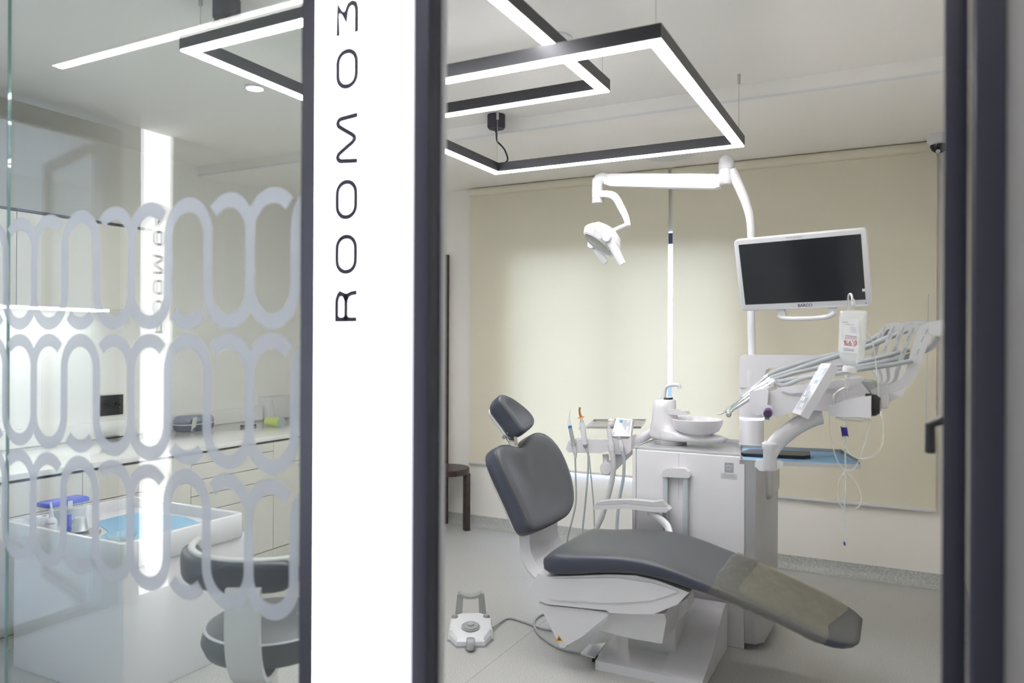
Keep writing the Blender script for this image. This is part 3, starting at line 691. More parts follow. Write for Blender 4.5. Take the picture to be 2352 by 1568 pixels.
for k in range(5):
    a = R_(90 + 72 * k); d = Vector((math.cos(a), math.sin(a), 0)); b0 = Vector((sx, sy, 0))
    f = tube('base_foot', [b0 + d * 0.04 + Vector((0, 0, .10)), b0 + d * 0.15 + Vector((0, 0, .09)), b0 + d * 0.255 + Vector((0, 0, .065))], [0.022, 0.017, 0.013], M_lgrey, st, 10)
    s_ = Vector((-d.y, d.x, 0)); cyl('caster', b0 + d * 0.255 - s_ * .014 + Vector((0, 0, .0255)), b0 + d * 0.255 + s_ * .014 + Vector((0, 0, .0255)), 0.025, M_blk, f, 16)

# ================================================================ DARK WOODEN CHAIR WITH TALL BACK
t = thing('tall_back_chair', 'dark brown wooden chair with round seat and very tall back post in the corner', 'chair', (-3.25, 5.03, 0))
ccx, ccy = -3.19, 5.045
lathe('seat', [(0.0, 0.455), (0.185, 0.455), (0.19, 0.46), (0.19, 0.497), (0.185, 0.502), (0.0, 0.502)], (ccx, ccy, 0), M_wood, t, 40)
cyl('edge_button', (ccx + 0.165, ccy - 0.105, 0.478), (ccx + 0.178, ccy - 0.113, 0.478), 0.008, M_blk, t, 10)
for lx, ly in ((-3.045, 5.13), (-3.17, 4.905)):
    obox('leg', (lx, ly, 0.2274), (0.87, -0.5, 0), (0.5, 0.87, 0), (0, 0, 1), 0.05, 0.042, 0.4547, M_wood, t, 0.003)
for lx, ly in ((-3.315, 5.235), (-3.44, 5.015)):
    obox('back_post', (lx, ly, 1.1075), (0.87, -0.5, 0), (0.5, 0.87, 0), (0, 0, 1), 0.042, 0.042, 2.215, M_wood, t, 0.003)
for z in (0.9, 1.3, 1.7, 2.1):
    obox('back_rail', (-3.3775, 5.125, z), (0.87, -0.5, 0), (0.5, 0.87, 0), (0, 0, 1), 0.02, 0.21, 0.06, M_wood, t, 0.002)

# ================================================================ DENTAL CHAIR
YN, YF = 3.10, 3.66; YC = (YN + YF) / 2
ch = thing('dental_chair', 'dental patient chair with dark grey vinyl cushions on white base', 'dental chair', (-1.0, 3.45, 0))
def resample(P, n):
    L = [0]
    for a, b in zip(P[:-1], P[1:]): L.append(L[-1] + (b - a).length)
    out = []; k = 0
    for i in range(n):
        s = L[-1] * i / (n - 1)
        while k < len(P) - 2 and L[k + 1] < s: k += 1
        out.append(P[k].lerp(P[k + 1], (s - L[k]) / max(1e-9, L[k + 1] - L[k])))
    return out
top_px = [(1243, 1283), (1262, 1270), (1310, 1272), (1380, 1273), (1450, 1279), (1520, 1296), (1600, 1328), (1680, 1362), (1760, 1400), (1840, 1439), (1905, 1471), (1945, 1489), (1972, 1503)]
bot_px = [(1241, 1300), (1252, 1322), (1310, 1326), (1380, 1322), (1450, 1323), (1510, 1334), (1585, 1358), (1660, 1384), (1735, 1416), (1810, 1453), (1875, 1487), (1918, 1507), (1948, 1518)]
NS = 44
tp = resample(cat(outl(top_px, YN), 6), NS); bt = resample(cat(outl(bot_px, YN), 6), NS)
def seatring(i, grow=1.0, gy=0.0):
    c = (tp[i] + bt[i]) / 2; e = (tp[i] - bt[i]) / 2
    f = i / (NS - 1)
    hw = (YF - YN) / 2 * (1 - 0.10 * max(0, f - 0.45) / 0.55)
    if i < 4: hw *= (0.90, 0.955, 0.985, 0.997)[i]
    if i > NS - 7: hw *= (1, 0.985, 0.955, 0.90, 0.80, 0.62)[i - NS + 6]
    out = []
    for k in range(28):
        a = 2 * math.pi * (k + 0.5) / 28; ca, sa = math.cos(a), math.sin(a)
        y = hw * math.copysign(abs(ca) ** 0.28, ca) + gy * math.copysign(1, ca); z = math.copysign(abs(sa) ** 0.42, sa)
        dish = 1.0 - (0.10 * (1 - (y / hw) ** 2) if z > 0.4 and f > 0.5 else 0.0)
        out.append(Vector((c.x, YC + y, c.z)) + e * z * grow * dish)
    return out
cushion = loft('seat_cushion', [seatring(i) for i in range(NS)], M_vinyl, ch)
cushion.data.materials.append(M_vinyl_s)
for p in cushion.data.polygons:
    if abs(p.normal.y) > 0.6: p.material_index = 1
tube('seam', [seatring(i)[16] + Vector((0, -0.001, 0.003)) for i in range(2, NS - 4, 2)], 0.0016, M_thread, cushion, 6, 3)
tube('seam', [seatring(i)[25] + Vector((0, 0.001, 0.0)) for i in range(2, NS - 4, 2)], 0.0016, M_thread, cushion, 6, 3)
# clear protective cover over the leg rest
rg = []
i0, i1 = 25, NS - 4
for i in range(i0, i1 + 1):
    r = seatring(i, 1.20, 0.006); nn = len(r); out = []
    for k, p in enumerate(r):
        rip = 0.0025 * math.sin(i * 1.1 + k * 0.9)
        sh = 0.05 * math.sin(math.pi * (p.y - YN) / (YF - YN)) ** 2 * max(0, 1 - (i - i0) / 5)
        sh2 = 0.05 * math.sin(2 * math.pi * (p.y - YN) / (YF - YN)) * max(0, 1 - (i1 - i) / 5)
        d = (tp[min(i + 1, NS - 1)] - tp[i - 1]).normalized()
        out.append(p + Vector((0, 0, abs(rip))) - d * (sh + sh2) * 0.6)
    rg.append(out)
loft('leg_cover', rg, M_cover, ch, cap=False, label='clear plastic protective sleeve')
# backrest
n_b = Vector((0.85, -0.06, 0.47)).normalized(); c_b = A(1236, 1115, Y=3.37)
bpx = [(1148, 1022), (1168, 1019), (1186, 1024), (1200, 1023), (1211, 1008), (1226, 994), (1246, 992), (1268, 1004), (1288, 1028), (1303, 1058), (1315, 1092), (1321, 1125), (1320, 1155), (1308, 1180), (1285, 1196), (1258, 1210), (1232, 1218), (1218, 1210), (1204, 1180), (1186, 1140), (1166, 1098), (1150, 1062), (1143, 1038)]
ol = cat([AP(x, y, c_b, n_b) for x, y in bpx], 4, True)
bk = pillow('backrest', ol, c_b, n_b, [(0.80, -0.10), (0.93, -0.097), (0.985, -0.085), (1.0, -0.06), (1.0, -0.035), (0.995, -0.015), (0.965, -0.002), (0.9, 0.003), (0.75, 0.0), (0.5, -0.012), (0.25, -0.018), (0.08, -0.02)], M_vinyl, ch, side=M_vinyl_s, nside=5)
tube('seam', [c_b + (p - c_b) * 0.988 + n_b * (-0.0085) for p in ol[::2]] + [c_b + (ol[0] - c_b) * 0.988 + n_b * (-0.0085)], 0.0016, M_thread, bk, 6, 2)
cb2 = c_b - n_b * 0.104
loft('back_shell', [[c_b + (p - c_b) * s + n_b * h for p in ol] for s, h in ((0.86, -0.101), (0.80, -0.125), (0.6, -0.14), (0.3, -0.145))], M_white, ch)
# curved white carrier of the backrest
cpx = [(1232, 1178), (1221, 1215), (1222, 1250), (1236, 1288), (1262, 1316)]
cp_ = cat([A(x, y, Y=3.30) for x, y in cpx], 6); rg = []
for i, p in enumerate(cp_):
    t_ = (cp_[min(i + 1, len(cp_) - 1)] - cp_[max(i - 1, 0)]).normalized(); s_ = Vector((-t_.z, 0, t_.x))
    rg.append([p + s_ * a * 0.032 + Vector((0, YC - 3.30 + b * 0.165, 0)) for a, b in ((-1, -1), (-0.4, -1.12), (1, -1), (1, 1), (-0.4, 1.12), (-1, 1))])
loft('backrest_carrier', rg, M_white, ch, auto=35)
# headrest
n_h = Vector((0.78, -0.10, 0.60)).normalized(); c_h = A(1186, 940, Y=3.39)
hpx = [(1150, 905), (1172, 912), (1198, 930), (1218, 948), (1228, 964), (1226, 975), (1214, 987), (1202, 990), (1192, 979), (1176, 957), (1158, 934), (1146, 917)]
oh = cat([AP(x, y, c_h, n_h) for x, y in hpx], 5, True)
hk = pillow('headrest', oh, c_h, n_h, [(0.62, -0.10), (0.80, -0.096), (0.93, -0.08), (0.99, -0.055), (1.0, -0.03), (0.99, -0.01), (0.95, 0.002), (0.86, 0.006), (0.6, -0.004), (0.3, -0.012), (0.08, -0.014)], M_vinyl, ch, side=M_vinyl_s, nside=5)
tube('seam', [c_h + (p - c_h) * 0.985 + n_h * (-0.006) for p in oh[::2]] + [c_h + (oh[0] - c_h) * 0.985 + n_h * (-0.006)], 0.0015, M_thread, hk, 6, 2)
loft('head_shell', [[c_h + (p - c_h) * s + n_h * h for p in oh] for s, h in ((0.78, -0.0985), (0.80, -0.104), (0.72, -0.118), (0.4, -0.128))], M_white2, ch)
b0 = c_b - n_b * 0.06 + Vector((-0.07, 0, 0.15))
h0 = c_h - n_h * 0.125
kn = h0 + Vector((-0.055, -0.05, -0.06))
lathe('lock_knob', [(0.0, -0.012), (0.040, -0.012), (0.044, -0.006), (0.044, 0.006), (0.040, 0.012), (0.0, 0.012)], A(1146, 957, Y=3.43), M_steel, ch, 24, (0.85, 0.15, 0.5))
for dy in (-0.04, 0.04):
    tube('headrest_link', [A(1152, 948, Y=3.38 + dy), A(1163, 975, Y=3.38 + dy), A(1168, 995, Y=3.38 + dy)], 0.008, M_steel, ch, 8)
    tube('headrest_link', [A(1160, 940, Y=3.38 + dy), A(1180, 985, Y=3.38 + dy), A(1186, 1022, Y=3.38 + dy)], 0.008, M_steel, ch, 8)
cyl('hinge_pin', A(1157, 1004, Y=3.32), A(1166, 998, Y=3.46), 0.010, M_steel, ch, 12)
obox('headrest_bar', A(1180, 1022, Y=3.39), (0, 1, 0), (0.55, 0, -0.83), (0.83, 0, 0.55), 0.05, 0.22, 0.012, M_steel, ch, 0.003)
tg = cyl('name_tag', A(1158, 1118, Y=3.18), A(1160, 1105, Y=3.18), 0.006, M_lgrey, ch, 8)
# white under-body
ub = prism('seat_housing', outl([(1220, 1343), (1236, 1316), (1256, 1324), (1320, 1322), (1400, 1319), (1460, 1321), (1510, 1333), (1583, 1360), (1556, 1388), (1498, 1411), (1402, 1408), (1392, 1401), (1330, 1395), (1256, 1387), (1234, 1377)], 3.125), (0, 0.47, 0), M_white, ch, 0.012, 3)
prism('housing_panel', outl([(1268, 1328), (1330, 1327), (1420, 1326), (1500, 1338), (1560, 1358), (1500, 1378), (1420, 1384), (1340, 1382), (1285, 1378), (1262, 1372), (1258, 1360)], 3.1245), (0, -0.004, 0), M_white, ub, 0.003)
sh = prism('side_shield', outl([(1235, 1383), (1262, 1391), (1335, 1398), (1394, 1406), (1396, 1412), (1338, 1461), (1302, 1482), (1290, 1484), (1282, 1475), (1246, 1404)], 3.135), (0, 0.40, 0), M_white, ch, 0.010, 3)
prism('shield_foot', outl([(1282, 1476), (1302, 1478), (1300, 1487), (1286, 1487)], 3.15), (0, 0.05, 0), M_white2, ch, 0.003)
wt = prism('warning_label', outl([(1276, 1472), (1293, 1472), (1283.5, 1458)], 3.1348), (0, -0.0008, 0), M_yellow, ch, label='yellow warning triangle sticker')
prism('warning_mark', outl([(1281, 1470), (1289, 1470), (1287, 1465), (1283, 1463)], 3.1339), (0, -0.0005, 0), M_print, wt)
prism('lift_box', outl([(1376, 1447), (1401, 1409), (1526, 1409), (1530, 1425), (1521, 1478), (1450, 1466)], 3.20), (0, 0.27, 0), M_white, ch, 0.012, 3)
prism('lift_link', outl([(1552, 1392), (1578, 1372), (1580, 1400), (1560, 1425), (1548, 1424)], 3.44), (0, 0.12, 0), M_white, ch, 0.006)
box('lift_column', (-1.13, 3.40, 0.05), (-0.90, 3.62, 0.40), M_lgrey, ch, 0.01)
# base plate with ramp
plate = [Vector((-1.228, 3.229, 0)), Vector((-1.228, 3.229, 0.042)), Vector((-1.228, 3.50, 0.072)), Vector((-1.228, 3.72, 0.074)), Vector((-1.228, 3.72, 0.0))]
prism('base_plate', plate, (0.475, 0, 0), M_white, ch, 0.008, 3)
rmp = [(3.236, 0.001), (3.236, 0.0425), (3.42, 0.085), (3.50, 0.125), (3.66, 0.215), (3.71, 0.228), (3.755, 0.222), (3.755, 0.0)]
prism('base_ramp', [Vector((-0.925, y, z + (0.002 if z > 0 else 0))) for y, z in rmp], (0.185, 0, 0), M_white, ch, 0.008, 3)
bg_ = obox('base_badge', A(1574, 1530, Z=0.054), (1, 0, 0), (0, 1, 0.12), (0, -0.12, 1), 0.05, 0.065, 0.003, M_silver, ch)
for k in range(6):
    a = R_(60 * k + 20); cyl('badge_dot', A(1574, 1530, Z=0.054) + Vector((0.014 * math.cos(a), 0.018 * math.sin(a), 0.0016 + 0.0022 * math.sin(a))), A(1574, 1530, Z=0.054) + Vector((0.014 * math.cos(a), 0.018 * math.sin(a), 0.0026 + 0.0022 * math.sin(a))), 0.003, M_white2, bg_, 8)
prism('foot_plate', [A(x, y, Z=0.045) for x, y in ((1333, 1503), (1352, 1482), (1392, 1478), (1366, 1512))], (0, 0, 0.006), M_steel, ch)
box('plate_foot', (-1.27, 3.30, 0.0), (-1.25, 3.32, 0.045), M_blk, ch)
# armrest on the far side
ar = prism('armrest', outl([(1363, 1163), (1368, 1160), (1440, 1157), (1500, 1163), (1530, 1163), (1537, 1171), (1530, 1177), (1505, 1176), (1440, 1168), (1363, 1170)], 3.68), (0, 0.055, 0), M_white, ch, 0.005)
prism('armrest_pad', outl([(1366, 1159.5), (1372, 1153), (1400, 1149), (1450, 1148), (1500, 1153), (1519, 1150), (1529, 1162), (1500, 1162), (1440, 1156)], 3.683), (0, 0.05, 0), M_lgrey, ar, 0.004)
tube('armrest_support', [A(1490, 1173, Y=3.705), A(1512, 1188, Y=3.70), A(1535, 1212, Y=3.68), A(1540, 1250, Y=3.62)], 0.020, M_white, ch, 10, flat=0.6)

# ================================================================ DENTAL UNIT
un = thing('dental_unit', 'white dental unit cabinet with spittoon and column behind the chair', 'dental unit', (-0.95, 4.0, 0))
ux0, ux1, uy0, uy1, uz = -1.237, -0.664, 3.78, 4.22, 0.942
box('cabinet_body', (ux0 + 0.004, uy0 + 0.012, 0.012), (ux1 - 0.004, uy1, uz), M_white, un, 0.01)
box('front_panel', (ux0 + 0.022, uy0, 0.0), (ux1, uy0 + 0.0115, uz), M_white, un, 0.006, 3)
box('corner_strip', (ux0, uy0 + 0.001, 0.0), (ux0 + 0.0205, uy0 + 0.03, uz), M_white, un, 0.005)
box('panel_joint', (-0.991, uy0 - 0.0004, 0.70), (-0.989, uy0 + 0.002, uz - 0.004), M_printg, un)
sp_ = prism('side_panel', [Vector((ux1 + 0.001, uy0 + 0.005, 0.03)), Vector((ux1 + 0.05, uy0 + 0.012, 0.03)), Vector((ux1 + 0.085, uy0 + 0.06, 0.03)), Vector((ux1 + 0.10, uy1 - 0.03, 0.03)), Vector((ux1 + 0.001, uy1, 0.03))], (0, 0, 0.885), M_silver, un, 0.006)
box('side_cap', (ux1 + 0.002, uy0 + 0.10, 0.72), (ux1 + 0.115, uy1 - 0.06, 0.916), M_silver, un, 0.03, 4)
box('side_foot', (ux1 + 0.02, uy0 + 0.15, 0.0), (ux1 + 0.07, uy1 - 0.1, 0.0298), M_blk, un, 0.004)
box('top_plate', (ux0 + 0.012, uy0 + 0.012, uz + 0.0002), (ux1 + 0.02, uy1 - 0.01, uz + 0.008), M_silver, un, 0.002)
for nm, lo, hi in (('top_rim', (ux0 + 0.012, uy0 + 0.006, uz + 0.0003), (ux1 + 0.02, uy0 + 0.0118, uz + 0.014)), ('top_rim', (ux0 + 0.006, uy0 + 0.006, uz + 0.0003), (ux0 + 0.0118, uy1 - 0.01, uz + 0.014)), ('top_rim', (ux0 + 0.012, uy1 - 0.0098, uz + 0.0003), (ux1 + 0.02, uy1 - 0.002, uz + 0.030))):
    box(nm, lo, hi, M_white if nm == 'x' else M_lgrey, un, 0.002)
bdg = box('badge', tuple(A(1664, 1084, Y=uy0 - 0.0015)), tuple(A(1685, 1063, Y=uy0 - 0.0003)), M_silver, un)
for k, (du_, dz_) in enumerate(((-.012, .008), (-.004, .012), (.006, .011), (.013, .007), (-.006, -.006), (.004, -.005))):
    b_ = A(1674.5, 1074, Y=uy0 - 0.0016) + Vector((du_, 0, dz_)); cyl('badge_dot', b_, b_ + Vector((0, -0.0006, 0)), 0.0035, M_white2, bdg, 10)
mp = box('model_plate', tuple(A(1655.5, 1098, Y=uy0 - 0.0010)), tuple(A(1693, 1088.5, Y=uy0 - 0.0003)), M_lgrey, un)
text('model_text', 'S280TRC', 0.017, A(1674, 1093.3, Y=uy0 - 0.0012), (1, 0, 0), (0, 0, 1), M_printg, mp)
# double rail standing in front of the cabinet
xl = A(1529, 1150, Y=3.765).x; xr = A(1575, 1150, Y=3.765).x
for x in (xl, xr):
    box('rail', (x - 0.013, 3.752, 0.25), (x + 0.013, 3.778, 0.835), M_bgrey, un, 0.004)
prism('rail_cap', outl([(1518, 1091), (1524, 1080), (1534, 1075), (1572, 1076), (1582, 1084), (1585, 1094), (1582, 1098), (1522, 1095)], 3.742), (0, 0.037, 0), M_white, un, 0.006)
# spittoon
sp0 = Vector((-1.10, 4.02, uz + 0.0082))
lathe('spittoon_disc', [(0.0, 0.0), (0.085, 0.0), (0.088, 0.004), (0.088, 0.022), (0.082, 0.026), (0, 0.026)], sp0, M_silver, un, 32)
def ell(c, a, b, z, n=28, off=0): return [Vector((c.x + a * math.cos(2 * math.pi * k / n) + off, c.y + b * math.sin(2 * math.pi * k / n), z)) for k in range(n)]
zb0 = uz + 0.0345
loft('spittoon_base', [ell(sp0, 0.20, 0.095, zb0, off=0.09), ell(sp0, 0.215, 0.10, zb0 + 0.02, off=0.095), ell(sp0, 0.19, 0.095, zb0 + 0.034, off=0.075), ell(sp0, 0.10, 0.085, zb0 + 0.05, off=-0.01), ell(sp0, 0.072, 0.075, zb0 + 0.10, off=-0.03), ell(sp0, 0.063, 0.065, zb0 + 0.165, off=-0.034), ell(sp0, 0.06, 0.06, zb0 + 0.208, off=-0.032), ell(sp0, 0.05, 0.05, zb0 + 0.214, off=-0.032)], M_white, un)
bc_ = Vector((-0.95, 4.0, 0))
lathe('bowl_foot', [(0.07, zb0 + 0.030), (0.072, zb0 + 0.034), (0.066, zb0 + 0.048)], bc_, M_white, un, 36)
bowl = lathe('spittoon_bowl', [(0.0, 1.030), (0.06, 1.032), (0.092, 1.044), (0.117, 1.066), (0.128, 1.092), (0.1305, 1.095), (0.1345, 1.093), (0.130, 1.066), (0.112, 1.034), (0.085, 1.018), (0.055, 1.0135), (0.0, 1.0135)], bc_, M_white, un, 48)
lathe('drain', [(0.0, 1.0335), (0.014, 1.0335), (0.014, 1.0312)], bc_, M_chrome, bowl, 16)
lathe('spittoon_ring', [(0.030, zb0 + 0.2143), (0.034, zb0 + 0.220), (0.030, zb0 + 0.226)], Vector((sp0.x - 0.02, sp0.y, 0)), M_blk, un, 24)
tube('water_spout', [A(1522, 932, Y=4.0), A(1525, 905, Y=4.0), A(1530, 889, Y=4.0), A(1541, 884, Y=4.0), A(1558, 884, Y=3.99), A(1561, 892, Y=3.99)], [0.014, 0.012, 0.010, 0.010, 0.010, 0.010], M_white, un, 12)
prism('cup_arm', outl([(1530, 938), (1545, 941), (1574, 944), (1579, 952), (1562, 954), (1532, 951)], 3.96), (0, 0.07, 0), M_white, un, 0.005)
# column with status ring, and the delivery arm
cc = Vector((-0.682, 4.08, 0))
lathe('column', [(0.062, uz + 0.0085), (0.062, uz + 0.02), (0.060, 1.099)], cc, M_white, un, 36)
lathe('column_collar', [(0.064, uz + 0.0085), (0.068, uz + 0.012), (0.066, uz + 0.03), (0.0625, uz + 0.032)], cc, M_lgrey, un, 36)
lathe('status_ring', [(0.0605, 1.0995), (0.0625, 1.101), (0.0625, 1.108), (0.0605, 1.1095)], cc, M_ring, un, 40, label='glowing blue status ring')
lathe('column', [(0.060, 1.110), (0.062, 1.117), (0.062, 1.36)], cc, M_white, un, 36)
prism('delivery_arm', outl([(1698, 822), (1706, 814.5), (2040, 817), (2070, 826), (2076, 840), (2077, 905), (2066, 913), (2030, 928), (2022, 885), (2010, 852), (1990, 846), (1772, 844), (1760, 849), (1756, 862), (1756, 890), (1698, 890)], 4.02), (0, 0.12, 0), M_white, un, 0.010, 3)
# ================================================================ OPERATING LAMP
lp = thing('operating_lamp', 'white dental operating lamp on its jointed arm above the chair', 'lamp', tuple(cc + Vector((0, 0, 1.44))))
LY = 4.08
tube('pole', [Vector((cc.x, LY, 1.40)), A(1725, 700, Y=LY), A(1725, 560, Y=LY), A(1723, 505, Y=LY), A(1712, 462, Y=LY), A(1694, 420, Y=LY), A(1680, 392, Y=LY)], [0.0195, 0.0195, 0.0195, 0.021, 0.024, 0.027, 0.03], M_white, lp, 18)
j = A(1668, 424, Y=LY); j2 = A(1668, 357, Y=LY); hj = j2.z - j.z
jt = lathe('joint', [(0.0, 0.0), (0.028, 0.002), (0.038, 0.014), (0.040, 0.03), (0.040, hj * 0.52), (0.0385, hj * 0.525), (0.040, hj * 0.53), (0.040, hj * 0.74), (0.036, hj * 0.88), (0.022, hj * 0.98), (0.0, hj)], j, M_white, lp, 28)
tube('elbow', [A(1668, 406, Y=LY - 0.005), A(1650, 414, Y=LY - 0.01), A(1630, 417, Y=LY - 0.015)], [0.036, 0.036, 0.026], M_white, lp, 16)
am = prism('spring_arm', outl([(1386, 403), (1402, 398), (1640, 399), (1652, 404), (1652, 428), (1640, 432), (1402, 427), (1388, 422)], LY - 0.045), (0, 0.055, 0), M_white, lp, 0.008, 3)
prism('arm_handle', outl([(1414, 403), (1442, 404), (1437, 409), (1418, 409)], LY - 0.0455), (0, -0.003, 0), M_white2, am, 0.001)
tube('elbow', [A(1398, 411, Y=LY - 0.02), A(1384, 409, Y=LY - 0.02), A(1372, 414, Y=LY - 0.02)], [0.026, 0.033, 0.030], M_white, lp, 16)
g = A(1372, 468, Y=LY - 0.02); g2 = A(1372, 408, Y=LY - 0.02); hg = g2.z - g.z
lathe('swivel', [(0.028, 0.034), (0.031, 0.036), (0.0315, hg * 0.62), (0.0308, hg * 0.625), (0.0315, hg * 0.63), (0.0315, hg * 0.92), (0.022, hg)], g, M_white, lp, 24)
kn_ = lathe('swivel_knob', [(0.024, 0.0), (0.030, 0.004), (0.030, 0.0338)], g, M_lgrey, lp, 20)
tube('swan_arm', [A(1376, 446, Y=LY - 0.03), A(1397, 446, Y=LY - 0.05), A(1413, 453, Y=LY - 0.08), A(1427, 477, Y=LY - 0.11), A(1438, 500, Y=LY - 0.14), A(1443, 520, Y=LY - 0.16)], [0.020, 0.021, 0.023, 0.022, 0.019, 0.016], M_white, lp, 14, flat=0.8)
hc = A(1386, 547, Y=LY - 0.22)
cyl('stem', A(1442, 514, Y=LY - 0.16), A(1404, 531, Y=LY - 0.20), 0.011, M_white, lp, 14)
ha = Vector((-0.52, -0.36, -0.78)).normalized()
hbase = hc + ha * 0.01
hd_ = lathe('lamp_head', [(0.0, -0.075), (0.045, -0.073), (0.085, -0.055), (0.118, -0.012), (0.120, 0.004), (0.104, 0.034), (0.094, 0.040), (0.090, 0.036)], hbase, M_white, lp, 12, ha, auto=25)
lathe('lens', [(0.0895, 0.0362), (0.08, 0.0385), (0.0, 0.040)], hbase, M_lens, lp, 32, ha)
hs = ha.cross(Vector((0, 0, 1))).normalized(); hs = hs if hs.y < 0 else -hs
for k, (sg_, pv, tpx, w_) in enumerate(((1, (1397, 546), (1430, 606), 0.021), (-1, (1362, 562), (1392, 603), 0.019))):
    yy = hc.y + (-0.10 if sg_ == 1 else 0.10)
    a_ = A(*pv, Y=yy); b_ = A(*tpx, Y=yy)
    tube('handle', [a_, a_.lerp(b_, 0.5), b_], [w_, w_ * 1.05, w_ * 0.85], M_white2, lp, 12, flat=0.45, up=(0.8, 0, 0.5))
    lathe('pivot', [(0.0, -0.03), (0.022, -0.03), (0.025, -0.024), (0.025, 0.03), (0, 0.03)], a_, M_white, lp, 20, (0, 1, 0))
# ================================================================ MONITOR
mn = thing('monitor', 'white medical monitor with dark screen mounted on the column pole', 'monitor', (-0.394, 3.6, 1.62))
MR = Matrix.Rotation(-0.1187, 3, 'Z') @ Matrix.Rotation(0.3153, 3, 'X') @ Matrix.Rotation(-0.0209, 3, 'Y')
mu, mv, mb = MR @ Vector((1, 0, 0)), MR @ Vector((0, 0, 1)), MR @ Vector((0, 1, 0)); mc = Vector((-0.3941, 3.6, 1.8211))
def mpt(u, v, b=0.0): return mc + mu * u + mv * v + mb * b
MW, MH = 0.5667, 0.3437
def rrect(w_, h_, r, n=5, du=0, dv_=0):
    o_ = []
    for cx, cy, a0 in ((w_ / 2 - r, h_ / 2 - r, 0), (-w_ / 2 + r, h_ / 2 - r, 90), (-w_ / 2 + r, -h_ / 2 + r, 180), (w_ / 2 - r, -h_ / 2 + r, 270)):
        for i in range(n + 1):
            a = R_(a0 + 90 * i / n); o_.append((cx + r * math.cos(a) + du, cy + r * math.sin(a) + dv_))
    return o_
loft('bezel', [[mpt(u, v, b) for u, v in rrect(MW - e, MH - e, 0.016)] for e, b in ((0.004, 0.0), (0.0, 0.003), (0.0, 0.03), (0.02, 0.042), (0.1, 0.05))], M_white2, mn, auto=50)
sw, shh = MW - 0.042, MH - 0.054
prism('screen', [mpt(u, v, -0.0003) for u, v in ((-sw / 2, -shh / 2 + 0.004), (sw / 2, -shh / 2 + 0.004), (sw / 2, shh / 2 + 0.004), (-sw / 2, shh / 2 + 0.004))], mb * -0.001, M_screen, mn)
prism('screen_notch', [mpt(u, v, -0.0014) for u, v in ((sw / 2 - 0.011, -0.104), (sw / 2 + 0.001, -0.104), (sw / 2 + 0.001, -0.092), (sw / 2 - 0.011, -0.092))], mb * -0.0005, M_white2, mn)
text('brand_text', 'BARCO', 0.019, mpt(0.008, -MH / 2 + 0.0155, -0.0006), mu, mv, M_print, mn, bold=0.0004)
text('model_text', 'MEDICALVIEW', 0.011, mpt(-0.012, MH / 2 - 0.0115, -0.0006), mu, mv, M_printg, mn)
cyl('power_dot', mpt(0.263, -0.157, -0.001), mpt(0.263, -0.157, 0.001), 0.0025, M_blk, mn, 8)
for u in (-0.105, 0.125):
    s_ = 1 if u > 0 else -1
    prism('handle_leg', [mpt(u - 0.017, -MH / 2 - 0.0005, 0.008), mpt(u + 0.017, -MH / 2 - 0.0005, 0.008), mpt(u - s_ * 0.008 + 0.017, -MH / 2 - 0.034, 0.002), mpt(u - s_ * 0.008 - 0.017, -MH / 2 - 0.034, 0.002)], mb * 0.012, M_lgrey, mn, 0.002)
tube('handle', [mpt(-0.115, -0.198, 0.006), mpt(-0.10, -0.213, 0.004), mpt(-0.04, -0.2185, 0.002), mpt(0.04, -0.2185, 0.002), mpt(0.105, -0.213, 0.004), mpt(0.13, -0.195, 0.006)], 0.011, M_white, mn, 12, 4)
tube('mount_arm', [mpt(-0.05, 0, 0.05), mpt(-0.08, 0.0, 0.13), Vector((-0.62, 4.05, 1.80)), Vector((-0.663, 4.078, 1.80))], 0.022, M_white, mn, 12)

# ================================================================ DELIVERY HEAD
YH = 3.30
dh = thing('delivery_head', 'white dentist instrument console with keypad hanging from the column arm', 'instrument console', tuple(A(1860, 940, Y=3.45)))
prism('body', outl([(1764, 900), (1795, 889), (1955, 871), (1972, 871), (1999, 904), (2003, 912), (2001, 948), (1960, 950), (1902, 945), (1850, 940), (1800, 952), (1786, 959), (1772, 952), (1764, 930)], YH), (0, 0.28, 0), M_white, dh, 0.010, 3)
prism('top_shell', outl([(1792, 897), (1800, 889), (1955, 869.5), (1972, 870), (1980, 876), (1975, 880), (1960, 884), (1850, 902), (1815, 903)], YH - 0.012), (0, 0.30, 0), M_white, dh, 0.006, 3)
prism('end_block', outl([(1721, 904), (1726, 899), (1742, 894), (1762, 893), (1765, 898), (1763, 925), (1755, 946), (1742, 953), (1732, 950), (1722, 940)], YH - 0.03), (0, 0.26, 0), M_white, dh, 0.006, 2)
# side barrel with purple knob
kb = A(1765, 943, Y=YH - 0.03)
lathe('knob_collar', [(0.023, 0.0), (0.026, 0.004), (0.026, 0.03)], kb + Vector((0, -0.005, 0)), M_white, dh, 24, (0, -1, 0))
lathe('knob', [(0.017, 0.0302), (0.017, 0.085), (0.015, 0.088), (0.0, 0.088)], kb + Vector((0, -0.005, 0)), M_purple, dh, 20, (0.12, -1, -0.06))
obox('knob_tab', kb + Vector((0.006, -0.075, -0.022)), (1, 0, 0), (0, 0, 1), (0, 1, 0), 0.016, 0.014, 0.02, M_green, dh, 0.002)
